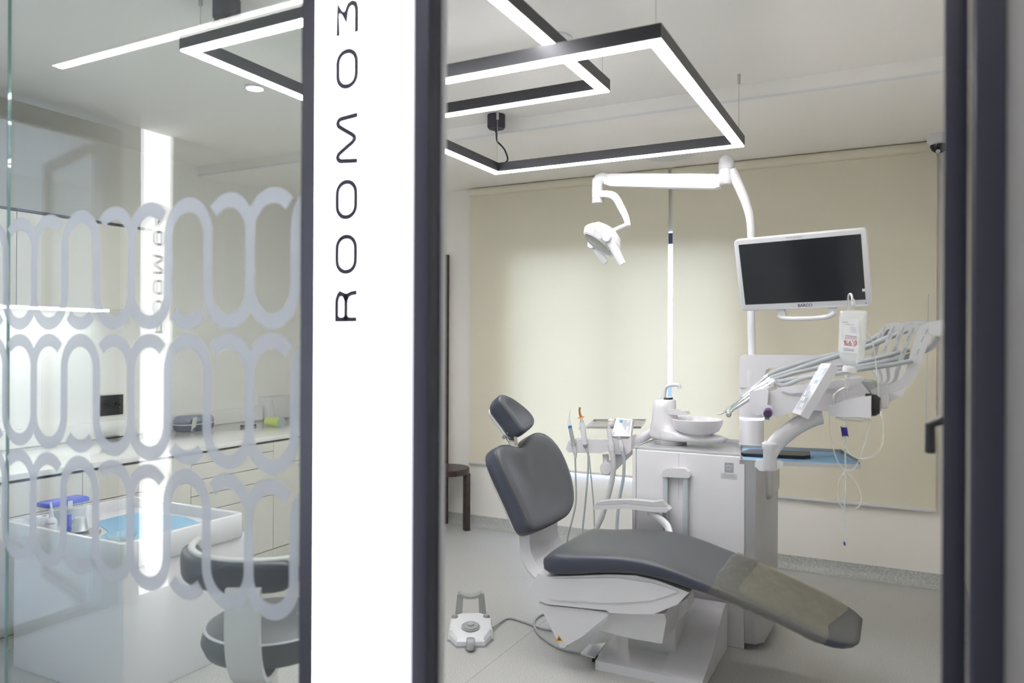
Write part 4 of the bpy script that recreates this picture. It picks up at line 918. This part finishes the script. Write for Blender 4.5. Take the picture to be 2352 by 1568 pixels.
# near-side housing with grey dome and bowl
prism('motor_housing', outl([(1902, 944), (1904, 934), (1940, 919), (1975, 912), (2001, 909), (2001, 961), (1975, 958), (1940, 958), (1903, 955)], YH - 0.13), (0, 0.129, 0), M_white, dh, 0.010, 3)
prism('housing_tray', outl([(1917, 959), (1999, 962), (1997, 967), (1975, 970), (1935, 967), (1922, 963)], YH - 0.12), (0, 0.11, 0), M_clear, dh, 0.004)
lathe('end_dome', [(0.0, 0.0), (0.03, 0.003), (0.042, 0.02), (0.045, 0.045), (0.045, 0.055)], A(2025, 931, Y=YH - 0.07), M_blackgl, dh, 28, (-1, 0.1, 0))
prism('end_plate', outl([(1972, 876), (2003, 877), (2010, 884), (2012, 895), (2003, 906), (1998, 902)], YH + 0.02), (0, 0.22, 0), M_grey, dh, 0.006)
obox('carrier', A(2020, 912, Y=3.80), (1, 0, 0), (0, 1, 0), (0, 0, 1), 0.08, 0.43, 0.07, M_white, dh, 0.012)
lathe('carrier_swivel', [(0.03, 0.0), (0.034, 0.004), (0.034, 0.05), (0.03, 0.054)], A(1868, 956, Y=3.42), M_lgrey, dh, 24)
# keypad
ka, kb_, kd = A(1819, 947, Y=YH - 0.05), A(1838, 953, Y=YH - 0.19), A(1886, 834, Y=YH - 0.05)
kn = (kb_ - ka).cross(kd - ka).normalized(); kn = kn if kn.x < 0 else -kn
kc = kb_ + (kd - ka)
kp = prism('keypad', [ka, kb_, kc, kd], -kn * 0.034, M_white, dh, 0.004)
def kpt(u, v, h=0.0006): return ka + (kb_ - ka) * u + (kd - ka) * v + kn * h
fp = prism('keypad_film', [kpt(u, v) for u, v in ((0.1, 0.08), (0.9, 0.08), (0.9, 0.92), (0.1, 0.92))], kn * 0.0006, M_glow, kp)
prism('display', [kpt(u, v, 0.0013) for u, v in ((0.18, 0.74), (0.82, 0.74), (0.82, 0.9), (0.18, 0.9))], kn * 0.0004, M_lgrey, kp)
for r in range(5):
    for c in range(3):
        prism('key', [kpt(0.2 + c * 0.21 + du_, 0.14 + r * 0.115 + dv_, 0.0013) for du_, dv_ in ((0, 0), (0.15, 0), (0.15, 0.075), (0, 0.075))], kn * 0.0012, M_white2 if (r + c) % 3 else M_printg, kp)
# whip arms
wpx = [(2003, 906), (2030, 897), (2062, 887), (2083, 874), (2094, 852), (2103, 825), (2114, 792), (2124, 768), (2136, 757), (2168, 751)]
for i in range(5):
    yy = YH + 0.02 + 0.055 * i; off = Vector((-0.034 * i - (0.014 if i else 0), 0, 0.004 * i))
    cpt = cat([A(x, y, Y=YH) for x, y in wpx], 4); rgs = []
    f0 = 0.55 if i else 1.0
    for k, p in enumerate(cpt):
        f = k / (len(cpt) - 1)
        q = Vector((p.x, yy, p.z)) + off * min(1, f * 2.4)
        tt = (cpt[min(k + 1, len(cpt) - 1)] - cpt[max(k - 1, 0)]).normalized(); ss = Vector((-tt.z, 0, tt.x))
        wdt = (0.018 if f < 0.3 else 0.018 + 0.012 * (f - 0.3) / 0.7) * (1.0 if i == 0 else 0.40)
        rgs.append([q + ss * wdt * a + Vector((0, b * 0.010, 0)) for a, b in ((-1, -1), (1, -1), (1, 1), (-1, 1))])
    wa = loft('whip_arm', rgs, M_lgrey, dh, auto=35)
    for k in (22, 26, 30):
        if k < len(cpt):
            q = Vector((cpt[k].x, yy - 0.0105, cpt[k].z)) + off
            obox('arm_slot', q, (0.38, 0, 0.92), (-0.92, 0, 0.38), (0, 1, 0), 0.026, 0.006, 0.001, M_grey, wa)
# handpieces: tip, body, hose
HP = [((1662, 947), (1645, 951), (1700, 915), (1757, 868), 'p', 'handpiece with a long thin curved probe tip, uppermost at the back'),
      ((1676, 942), (1668, 946), (1712, 908), (1762, 874), 'c', 'slim steel handpiece second from the back of the console'),
      ((1682, 938), (1676, 943), (1716, 905), (1765, 878), 'c', 'slim steel handpiece in the middle of the console'),
      ((1686, 936), (1671, 948), (1720, 908), (1766, 884), 'c', 'slim steel handpiece second from the front of the console'),
      ((1685, 940), (1674, 951), (1718, 918), (1770, 882), 'b', 'steel handpiece with a ball-shaped turbine head, lowest at the front')]
HOSE = [[(1757, 868), (1800, 847), (1860, 828), (1925, 811), (1990, 786), (2040, 760), (2090, 744), (2135, 745), (2160, 757)],
        [(1762, 874), (1810, 855), (1870, 834), (1930, 815), (1990, 797), (2040, 775), (2085, 758), (2115, 754)],
        [(1765, 878), (1820, 858), (1880, 845), (1940, 838), (2000, 826), (2055, 812), (2090, 803)],
        [(1766, 884), (1830, 870), (1890, 856), (1950, 846), (2010, 836), (2070, 823), (2105, 812), (2140, 796), (2156, 774)],
        [(1770, 882), (1800, 885), (1850, 868), (1920, 858), (1990, 846), (2050, 837), (2096, 828)]]
for i, (h1, tip, mid, end, kind, lb) in enumerate(HP):
    yy = YH + 0.26 - 0.055 * i
    t = thing('handpiece', lb, 'handpiece', tuple(A(*mid, Y=yy)), 'dental handpieces on the console')
    a_, b_, m_, e_ = A(*h1, Y=yy), A(*tip, Y=yy), A(*mid, Y=yy), A(*end, Y=yy)
    tube('barrel', [a_, m_, e_], [0.0045, 0.0075, 0.0085, 0.009], M_chrome if kind != 'p' else M_clear, t, 12)
    cyl('coupling', e_, e_ + (e_ - m_).normalized() * 0.025, 0.0095, M_white2, t, 12)
    if kind == 'p':
        tube('probe', [a_, a_.lerp(b_, 0.5) + Vector((0, 0, -0.004)), b_], [0.004, 0.0025, 0.0012], M_steel, t, 8)
        tube('inner_tube', [a_.lerp(m_, 0.4), m_, e_], 0.003, M_steel, t, 8)
    elif kind == 'b':
        lathe('turbine_head', [(0, -0.012), (0.008, -0.011), (0.0115, -0.005), (0.0115, 0.006), (0.008, 0.011), (0, 0.012)], b_, M_chrome, t, 18, (0.35, -0.2, 0.9))
        tube('neck', [a_, b_.lerp(a_, 0.3)], [0.0045, 0.005], M_chrome, t, 10)
    else:
        tube('neck', [a_, b_], [0.0045, 0.0035], M_chrome, t, 10)
        cyl('chuck', b_ + Vector((0, 0, -0.006)), b_ + Vector((0, 0, 0.006)), 0.0055, M_steel, t, 10)
    n_h2 = len(HOSE[i]); y1_ = YH + 0.02 + 0.055 * (4 - i)
    pts = [e_ + (e_ - m_).normalized() * 0.02] + [A(x, y, Y=yy + (y1_ - yy) * k / (n_h2 - 1) - 0.02 * (k > n_h2 - 3)) for k, (x, y) in enumerate(HOSE[i]) if k > 0]
    tube('hose', pts, 0.0125 if i in (0, 1, 3) else 0.0095, M_hose, t, 10, 5)
# ================================================================ INSTRUMENT TRAY
tt_ = thing('instrument_tray', 'steel instrument tray lined with blue paper on a curved white arm', 'tray', tuple(A(1840, 1060, Y=3.42)))
N1, N2, F1, F2 = A(1699, 1065, Y=3.28), A(1977, 1077, Y=3.28), A(1700, 1030, Y=3.62), A(1932, 1041, Y=3.62)
qa = [N1, N2, A(1973, 1066, Y=3.36), F2, F1]
prism('tray_floor', qa, (0, 0, 0.003), M_steel, tt_)
for k in range(5):
    p, q = qa[k], qa[(k + 1) % 5]
    mid_ = (p + q) / 2 + Vector((0, 0, 0.009)); d_ = (q - p); L_ = d_.length; d_.normalize()
    obox('tray_edge', mid_, d_, (0, 0, 1), d_.cross(Vector((0, 0, 1))), L_, 0.018, 0.003, M_steel if k != 3 else M_silver, tt_)
cen = sum(qa, Vector()) / 5
t = tag(prism('tray_liner', [cen + (p - cen) * 0.96 + Vector((0, 0, 0.0036)) for p in qa], (0, 0, 0.0015), M_bluepaper), 'pale blue paper liner lying in the steel instrument tray', 'paper liner')
ml_ = [(-0.140, -0.03), (-0.125, -0.06), (0.125, -0.065), (0.150, -0.045), (0.14, 0.04), (-0.115, 0.05)]
mcx = A(1780, 1046, Y=3.47)
def onl(x, y):   # height of the tilted liner at a plan position
    nl = (N2 - N1).cross(F1 - N1).normalized(); return N1.z - (nl.x * (x - N1.x) + nl.y * (y - N1.y)) / nl.z + 0.0058
t = tag(prism('rubber_mat', [Vector((mcx.x + a, mcx.y + b, onl(mcx.x + a, mcx.y + b))) for a, b in ml_], (0, 0, 0.014), M_blk, None, 0.004), 'black oval rubber pad lying on the blue tray liner', 'pad')
cl_ = A(1768, 1066, Y=3.27)
tube('tray_arm', [A(1885, 955, Y=3.42), A(1862, 962, Y=3.40), A(1830, 978, Y=3.36), A(1798, 1002, Y=3.31), A(1778, 1024, Y=3.275), A(1768, 1040, Y=3.262)], [0.036, 0.036, 0.036, 0.036, 0.036, 0.037], M_white, tt_, 14, 6, flat=0.7)
lathe('arm_knuckle', [(0.0, 0.0), (0.024, 0.0), (0.027, 0.004), (0.027, 0.085), (0.033, 0.095), (0.033, 0.108), (0.02, 0.118)], A(1768, 1078, Y=3.262), M_white, tt_, 24)
prism('tray_clamp', [A(x, y, Y=3.262) for x, y in ((1736, 1056), (1790, 1057), (1799, 1061), (1797, 1072), (1780, 1082), (1745, 1081), (1733, 1070))], (0, 0.017, 0), M_white2, tt_, 0.004)
# ================================================================ INFUSION BAG
YI = 3.235
iv = thing('infusion_bag', 'clear infusion bag with printed label hanging upside down from a chrome hook', 'infusion bag', tuple(A(1955, 830, Y=YI)))
ipx = [(1936, 713), (1987, 713), (1992, 722), (1990, 770), (1984, 824), (1972, 833), (1966, 838), (1942, 836), (1934, 828), (1926, 812), (1926, 775), (1929, 722)]
io = outl(ipx, YI); ic = sum(io, Vector()) / len(io); iv2 = cat(io, 3, True)
iv_b = pillow('bag', iv2, ic, (0, -1, 0), [(0.995, -0.016), (1.0, 0.0), (0.96, 0.010), (0.8, 0.018), (0.5, 0.022)], M_ivbag, iv)
il = [A(x, y, Y=YI - 0.023) for x, y in ((1933, 731), (1971, 734), (1974, 770), (1970, 812), (1932, 808), (1938, 775))]
lb_ = prism('label', il, (0, -0.0006, 0), M_paper, iv)
lu, lv = Vector((-1, 0, 0.0)), Vector((-0.06, 0, -1))
text('label_text', '0,9%', 0.026, A(1953, 787, Y=YI - 0.0240), (-1, 0, 0.02), (0.02, 0, -1), M_printr, lb_)
bx_ = [A(1942, 777, Y=YI - 0.0238), A(1967, 779, Y=YI - 0.0238), A(1964, 795, Y=YI - 0.0238), A(1940, 792, Y=YI - 0.0238)]
for k in range(4): cyl('label_frame', bx_[k], bx_[(k + 1) % 4], 0.0007, M_printr, lb_, 6)
for k, (a0, a1, m_) in enumerate((((1934, 739), (1948, 740), M_print), ((1938, 744), (1962, 746), M_printg), ((1953, 752), (1966, 753), M_printg), ((1953, 757), (1967, 758), M_printg), ((1954, 762), (1967, 763), M_printg), ((1941, 770), (1968, 773), M_print), ((1941, 774), (1968, 776), M_printr), ((1937, 800), (1962, 803), M_print), ((1938, 804), (1961, 806), M_print))):
    p_, q_ = A(*a0, Y=YI - 0.0239), A(*a1, Y=YI - 0.0239); cyl('label_line', p_, q_, 0.0009, m_, lb_, 5)
cyl('neck', A(1953, 844, Y=YI), A(1955, 830, Y=YI), 0.020, M_clear, iv, 18)
cyl('cap', A(1950, 856, Y=YI), A(1953, 841, Y=YI), 0.026, M_white2, iv, 20, bev=0.003)
cyl('spike', A(1947, 868, Y=YI), A(1949, 857, Y=YI), 0.010, M_white2, iv, 12)
cyl('drip_chamber', A(1945, 893, Y=YI), A(1947, 868.5, Y=YI), 0.0085, M_tube, iv, 14, bev=0.002)
tube('hanger_loop', [A(1944, 713, Y=YI), A(1947, 701, Y=YI), A(1956, 697, Y=YI), A(1964, 703, Y=YI), A(1966, 713, Y=YI)], 0.003, M_clear, iv, 6)
tube('line', [A(1945, 893, Y=YI), A(1944, 960, Y=YI - 0.05), A(1941, 1010, Y=YI - 0.055), A(1942, 1080, Y=YI - 0.055), A(1940, 1160, Y=YI - 0.055), A(1939, 1245, Y=YI - 0.055)], 0.0028, M_tube, iv, 8, 4)
cyl('line_tip', A(1940.5, 1252, Y=YI - 0.055), A(1939, 1244, Y=YI - 0.055), 0.004, M_navy, iv, 10)
obox('roller_clamp', A(1940, 991, Y=YI - 0.06), (1, 0, 0.0), (-0.15, 0, 1), (0, 1, 0), 0.022, 0.034, 0.014, M_navy, iv, 0.005)
tube('side_line', [A(2022, 945, Y=YI - 0.03), A(2029, 985, Y=YI - 0.05), A(2022, 1030, Y=YI - 0.06), (A(1990, 1053, Y=YI - 0.06)), A(1955, 1045, Y=YI - 0.06), A(1938, 1020, Y=YI - 0.06), A(1937, 1000, Y=YI - 0.06)], 0.0024, M_tube, iv, 6, 5)
tube('side_line', [A(1905, 955, Y=YI - 0.04), A(1908, 1000, Y=YI - 0.05), A(1920, 1050, Y=YI - 0.055), A(1940, 1078, Y=YI - 0.058), A(1965, 1072, Y=YI - 0.058), A(1985, 1020, Y=YI - 0.056), A(2000, 962, Y=YI - 0.04)], 0.0018, M_tube, iv, 6, 5)
tube('side_line', [A(1942, 1080, Y=YI - 0.05), A(1925, 1110, Y=YI - 0.05), A(1924, 1145, Y=YI - 0.05), A(1940, 1168, Y=YI - 0.05), A(1965, 1168, Y=YI - 0.05), A(1978, 1150, Y=YI - 0.05), A(1970, 1115, Y=YI - 0.05), A(1945, 1082, Y=YI - 0.05)], 0.0018, M_tube, iv, 6, 5)
tube('air_line', [A(1992, 762, Y=YI - 0.01), A(2005, 790, Y=YI), A(2012, 840, Y=YI), A(2018, 900, Y=YI), A(2022, 945, Y=YI - 0.03)], 0.002, M_tube, iv, 6, 5)
hk_ = thing('bag_hook', 'bent chrome rod with hook rising from the console to the infusion bag', 'hook', tuple(A(1915, 925, Y=YI)))
tube('rod', [A(1914, 926, Y=YI + 0.01), A(1915, 910, Y=YI + 0.01), A(1922, 900, Y=YI + 0.03), A(1938, 891, Y=YI + 0.04), A(1946, 885, Y=YI + 0.045), A(1949, 860, Y=YI + 0.045), A(1950, 760, Y=YI + 0.045), A(1948, 700, Y=YI + 0.04)], 0.0035, M_chrome, hk_, 8, 5)
tube('hook', [A(1948, 712, Y=YI + 0.04), A(1948, 690, Y=YI + 0.03), A(1949, 678, Y=YI + 0.02), A(1954, 675, Y=YI + 0.01), A(1957, 682, Y=YI), A(1956, 696, Y=YI - 0.004), A(1959, 702, Y=YI - 0.006), A(1961, 694, Y=YI - 0.01), A(1960, 686, Y=YI - 0.01)], 0.0042, M_chrome, hk_, 8, 5)

# ================================================================ ASSISTANT MODULE
YA = 4.03
asm = thing('assistant_console', 'white assistant console with hose holders left of the unit cabinet', 'instrument console', tuple(A(1380, 1040, Y=YA)))
prism('holder_bar', outl([(1299, 1031), (1306, 1012), (1314, 1009), (1440, 1009), (1450, 1000), (1449, 1035), (1440, 1044), (1402, 1042), (1395, 1036), (1380, 1041), (1306, 1039)], YA), (0, 0.09, 0), M_white, asm, 0.006)
kq = [A(1404, 1001, Y=YA - 0.004), A(1448, 1002, Y=YA - 0.004), A(1453, 963, Y=YA + 0.06), A(1416, 959, Y=YA + 0.06)]
kk = (kq[1] - kq[0]).cross(kq[3] - kq[0]).normalized()
kpad = prism('keypad', kq, -kk * 0.03, M_white, asm, 0.004)
def qpt(u, v, h): return kq[0].lerp(kq[1], u).lerp(kq[3].lerp(kq[2], u), v) + kk * h
prism('keypad_film', [qpt(u, v, 0.0005) for u, v in ((0.07, 0.06), (0.9, 0.06), (0.9, 0.94), (0.1, 0.94))], kk * 0.0006, M_glow, kpad)
for u, v in ((0.15, 0.12), (0.34, 0.12), (0.53, 0.12), (0.72, 0.12), (0.72, 0.3), (0.72, 0.45), (0.2, 0.42), (0.7, 0.78)):
    prism('key', [qpt(u + a, v + b, 0.0012) for a, b in ((0, 0), (0.13, 0), (0.13, 0.12), (0, 0.12))], kk * 0.001, M_white2, kpad)
prism('key', [qpt(u, v, 0.0012) for u, v in ((0.25, 0.75), (0.42, 0.75), (0.42, 0.88), (0.25, 0.88))], kk * 0.001, M_blue, kpad)
tube('support_arm', [A(1500, 990, Y=YA + 0.10), A(1470, 1010, Y=YA + 0.09), A(1435, 1042, Y=YA + 0.08), A(1402, 1074, Y=YA + 0.07)], [0.024, 0.03, 0.033, 0.033], M_white, asm, 14, 5, flat=0.8)
lathe('arm_joint', [(0.0, -0.05), (0.03, -0.05), (0.036, -0.042), (0.036, 0.03), (0.03, 0.04), (0, 0.04)], A(1398, 1074, Y=YA + 0.05), M_white, asm, 24, (0, 1, 0))
cyl('arm_riser', A(1393, 1072, Y=YA + 0.05), A(1391, 1043, Y=YA + 0.05), 0.018, M_white, asm, 16)
tz = [A(1347, 984, Y=4.20), A(1472, 984, Y=4.20), A(1484, 967, Y=4.42), A(1365, 967, Y=4.42)]
t2 = thing('small_steel_tray', 'small steel tray behind the assistant console keypad', 'tray', tuple(A(1410, 980, Y=4.3)))
prism('tray_floor', tz, (0, 0, 0.003), M_steel, t2)
for k in range(4):
    p, q = tz[k], tz[(k + 1) % 4]; d_ = q - p; L_ = d_.length; d_.normalize()
    obox('tray_edge', (p + q) / 2 + Vector((0, 0, 0.007)), d_, (0, 0, 1), d_.cross(Vector((0, 0, 1))), L_, 0.012, 0.003, M_steel, t2)
cyl('tray_post', A(1420, 985, Y=4.31), A(1420, 1040, Y=4.31), 0.014, M_white, t2, 12)
tube('tray_bracket', [A(1420, 1038, Y=4.31), A(1440, 1036, Y=4.22), A(1450, 1030, Y=YA + 0.10)], 0.012, M_white, t2, 10)
tag(lathe('cotton_roll', [(0.0, 0.0), (0.018, 0.0), (0.02, 0.005), (0.02, 0.03), (0.014, 0.036), (0, 0.038)], A(1404, 976, Y=4.31), M_paper, None, 18), 'small white round jar on the small steel tray', 'jar')
def wand(label, px0, parts, hose, yy, nm='dental_wand', end=None):
    t = thing(nm, label, 'dental instrument', tuple(A(*px0, Y=yy)), 'instruments in the assistant console')
    for n_, pts, r, m_ in parts: tube(n_, [A(x, y, Y=yy) for x, y in pts], r, m_, t, 12, 5)
    for hk, (hp, r, m_) in enumerate(hose):
        yo = 0.05 * sum(1 for o_ in bpy.data.objects if o_.name.startswith('dental_wand')) + 0.02 * hk - 0.05
        q = [A(x, y, Y=yy) for x, y in hp]
        last = q[-1]; q += [Vector((last.x + 0.02, last.y, max(0.12, last.z - 0.18))), Vector((-1.26, 3.94 + 0.00 * len(q) + yo, 0.06)), Vector((-1.232, 3.95 + yo, 0.05))]
        tube('hose', q, r, m_, t, 10, 6)
    return t
w1 = wand('grey ultrasonic scaler with clear hooked tip, leftmost in the assistant console', (1316, 1020), [('tip', [(1310.5, 939), (1308, 950), (1307, 966)], [0.0015, 0.003, 0.006], M_white2), ('cone', [(1307, 964), (1308, 976)], [0.007, 0.011], M_white2), ('ring', [(1308.5, 977), (1310, 983)], [0.0112, 0.0115], M_blue), ('barrel', [(1310, 983), (1314, 1003), (1317, 1019)], [0.0115, 0.012, 0.010], M_silver), ('cup', [(1316, 1017), (1317.5, 1025)], [0.018, 0.010], M_lgrey), ('boot', [(1318, 1025), (1321, 1040), (1322, 1052)], [0.010, 0.011, 0.006], M_lgrey)],
     [([(1321, 1050), (1322, 1090), (1323, 1150), (1314, 1195), (1303, 1240)], 0.0055, M_hose2)], YA - 0.012)
w2 = wand('white curing light with amber tip and orange shield', (1344, 1020), [('tip', [(1332, 935), (1331, 945), (1334, 957)], [0.0055, 0.0055, 0.007], M_amber), ('nose', [(1335, 962), (1337, 971)], [0.008, 0.012], M_steel), ('barrel', [(1336, 970), (1339, 985), (1344, 1020)], [0.014, 0.017, 0.014], M_white2), ('trigger', [(1331, 980), (1334, 986)], [0.008, 0.008], M_white2), ('boot', [(1344, 1020), (1345, 1029)], [0.016, 0.007], M_silver)],
     [([(1345, 1028), (1351, 1044), (1350, 1090), (1345, 1150), (1337, 1240)], 0.0055, M_hose2), ([(1353, 1046), (1357, 1090), (1363, 1150), (1366, 1215)], 0.0045, M_hose2)], YA - 0.012)
lathe('shield', [(0.0, 0.0), (0.018, -0.001), (0.019, 0.002), (0.0, 0.003)], A(1334.5, 958.5, Y=YA - 0.012), M_orange, w2, 20, (-0.15, -0.25, 1))
wand('thick ribbed suction tube in the assistant console', (1404, 1020), [('tip', [(1397, 975), (1399, 987)], [0.008, 0.011], M_lgrey), ('barrel', [(1398, 985), (1401, 1005), (1404, 1022)], [0.013, 0.014, 0.016], M_white2), ('socket', [(1403, 1020), (1405, 1034)], [0.020, 0.017], M_white2)],
     [([(1405, 1034), (1409, 1060), (1407, 1095), (1398, 1135), (1383, 1185), (1366, 1232)], 0.0155, M_lgrey)], YA - 0.018)
wand('slim saliva ejector tube, rightmost in the assistant console', (1428, 1025), [('tip', [(1422, 1001), (1424, 1011)], [0.008, 0.010], M_hose), ('barrel', [(1424, 1010), (1427, 1024)], [0.010, 0.013], M_white2), ('socket', [(1427, 1023), (1428, 1035)], [0.015, 0.012], M_white2)],
     [([(1428, 1034), (1433, 1052), (1432, 1095), (1424, 1140), (1419, 1180), (1417, 1225)], 0.0095, M_bgrey)], YA - 0.018)

# ================================================================ FOOT PEDAL
fp0 = A(1081, 1440, Z=0.05); fp0.z = 0
ff = Vector((-fp0.x, -fp0.y, 0)).normalized(); fr = Vector((-ff.y, ff.x, 0))   # forward (to the viewer), right in the picture
fr = fr if fr.x > 0 else -fr
pd = thing('foot_pedal', 'white dental foot control with grey arched handle on the floor', 'foot control', tuple(fp0))
def fpt(r, f, z): return fp0 + fr * r + ff * f + Vector((0, 0, z))
def hexr(s, z, fz=0.0): return [fpt(r * s, f * s, z + fz * (-f)) for r, f in ((-0.070, 0.135), (0.070, 0.135), (0.104, 0.055), (0.116, 0.05), (0.112, -0.085), (0.06, -0.12), (-0.06, -0.12), (-0.112, -0.085), (-0.116, 0.05), (-0.104, 0.055))]
loft('sole', [hexr(1.0, 0.0), hexr(1.0, 0.010)], M_printg, pd, False, auto=30)
loft('body', [hexr(0.99, 0.0102), hexr(0.98, 0.035, 0.05), hexr(0.90, 0.062, 0.16), hexr(0.80, 0.068, 0.16)], M_white2, pd, auto=25)
tilt = Vector(-ff * 0.0 + Vector((0, 0, 1)) + ff * 0.16).normalized()
dl0 = fpt(0, 0.03, 0.0645)
lathe('dial_ring', [(0.040, 0.0), (0.047, 0.0), (0.047, 0.003), (0.040, 0.003)], dl0, M_printg, pd, 28, tilt)
dl = lathe('dial', [(0.0, 0.0), (0.039, 0.0), (0.040, 0.006), (0.037, 0.010), (0.0, 0.010)], dl0, M_pedal, pd, 28, tilt)
lathe('dial_button', [(0.0, 0.0102), (0.016, 0.0102), (0.016, 0.018), (0.012, 0.020), (0.0, 0.020)], dl0, M_grey, pd, 20, tilt)
for s_ in (-1, 1):
    lathe('corner_button', [(0.0, 0.0), (0.017, 0.0), (0.018, 0.004), (0.014, 0.014), (0, 0.016)], fpt(0.082 * s_, -0.065, 0.076), M_pedal, pd, 18)
    prism('handle_leg', [fpt(s_ * 0.084, -0.095, 0.05), fpt(s_ * 0.046, -0.095, 0.05), fpt(s_ * 0.040, -0.095, 0.158), fpt(s_ * 0.070, -0.095, 0.182)], -ff * 0.035, M_pedal, pd, 0.002)
prism('handle_grip', [fpt(-0.068, -0.10, 0.1822), fpt(-0.05, -0.10, 0.168), fpt(-0.02, -0.10, 0.158), fpt(0.02, -0.10, 0.158), fpt(0.05, -0.10, 0.168), fpt(0.068, -0.10, 0.1822), fpt(0.055, -0.10, 0.188), fpt(0.03, -0.10, 0.175), fpt(0, -0.10, 0.170), fpt(-0.03, -0.10, 0.175), fpt(-0.055, -0.10, 0.188)], -ff * 0.05, M_pedal, pd, 0.001)
loft('toe_lever', [[fpt(r * s, 0.165 + f * s, z) for r, f in ((-0.022, -0.05), (-0.023, 0.01), (-0.016, 0.03), (0, 0.036), (0.016, 0.03), (0.023, 0.01), (0.022, -0.05))] for s, z in ((0.9, 0.012), (1.0, 0.018), (0.95, 0.04), (0.7, 0.05))], M_grey, pd, auto=40)
tube('cable', [fpt(0.112, -0.07, 0.02)] + [A(x, y, Z=0.0065) for x, y in ((1165, 1420), (1200, 1427), (1240, 1441), (1275, 1448), (1310, 1452))], 0.006, M_grey, pd, 8, 6)
tube('cable', [A(x, y, Z=0.0065) for x, y in ((1262, 1410), (1240, 1413), (1227, 1428), (1233, 1450), (1255, 1470), (1285, 1488), (1335, 1499), (1375, 1502))], 0.006, M_grey, pd, 8, 6)
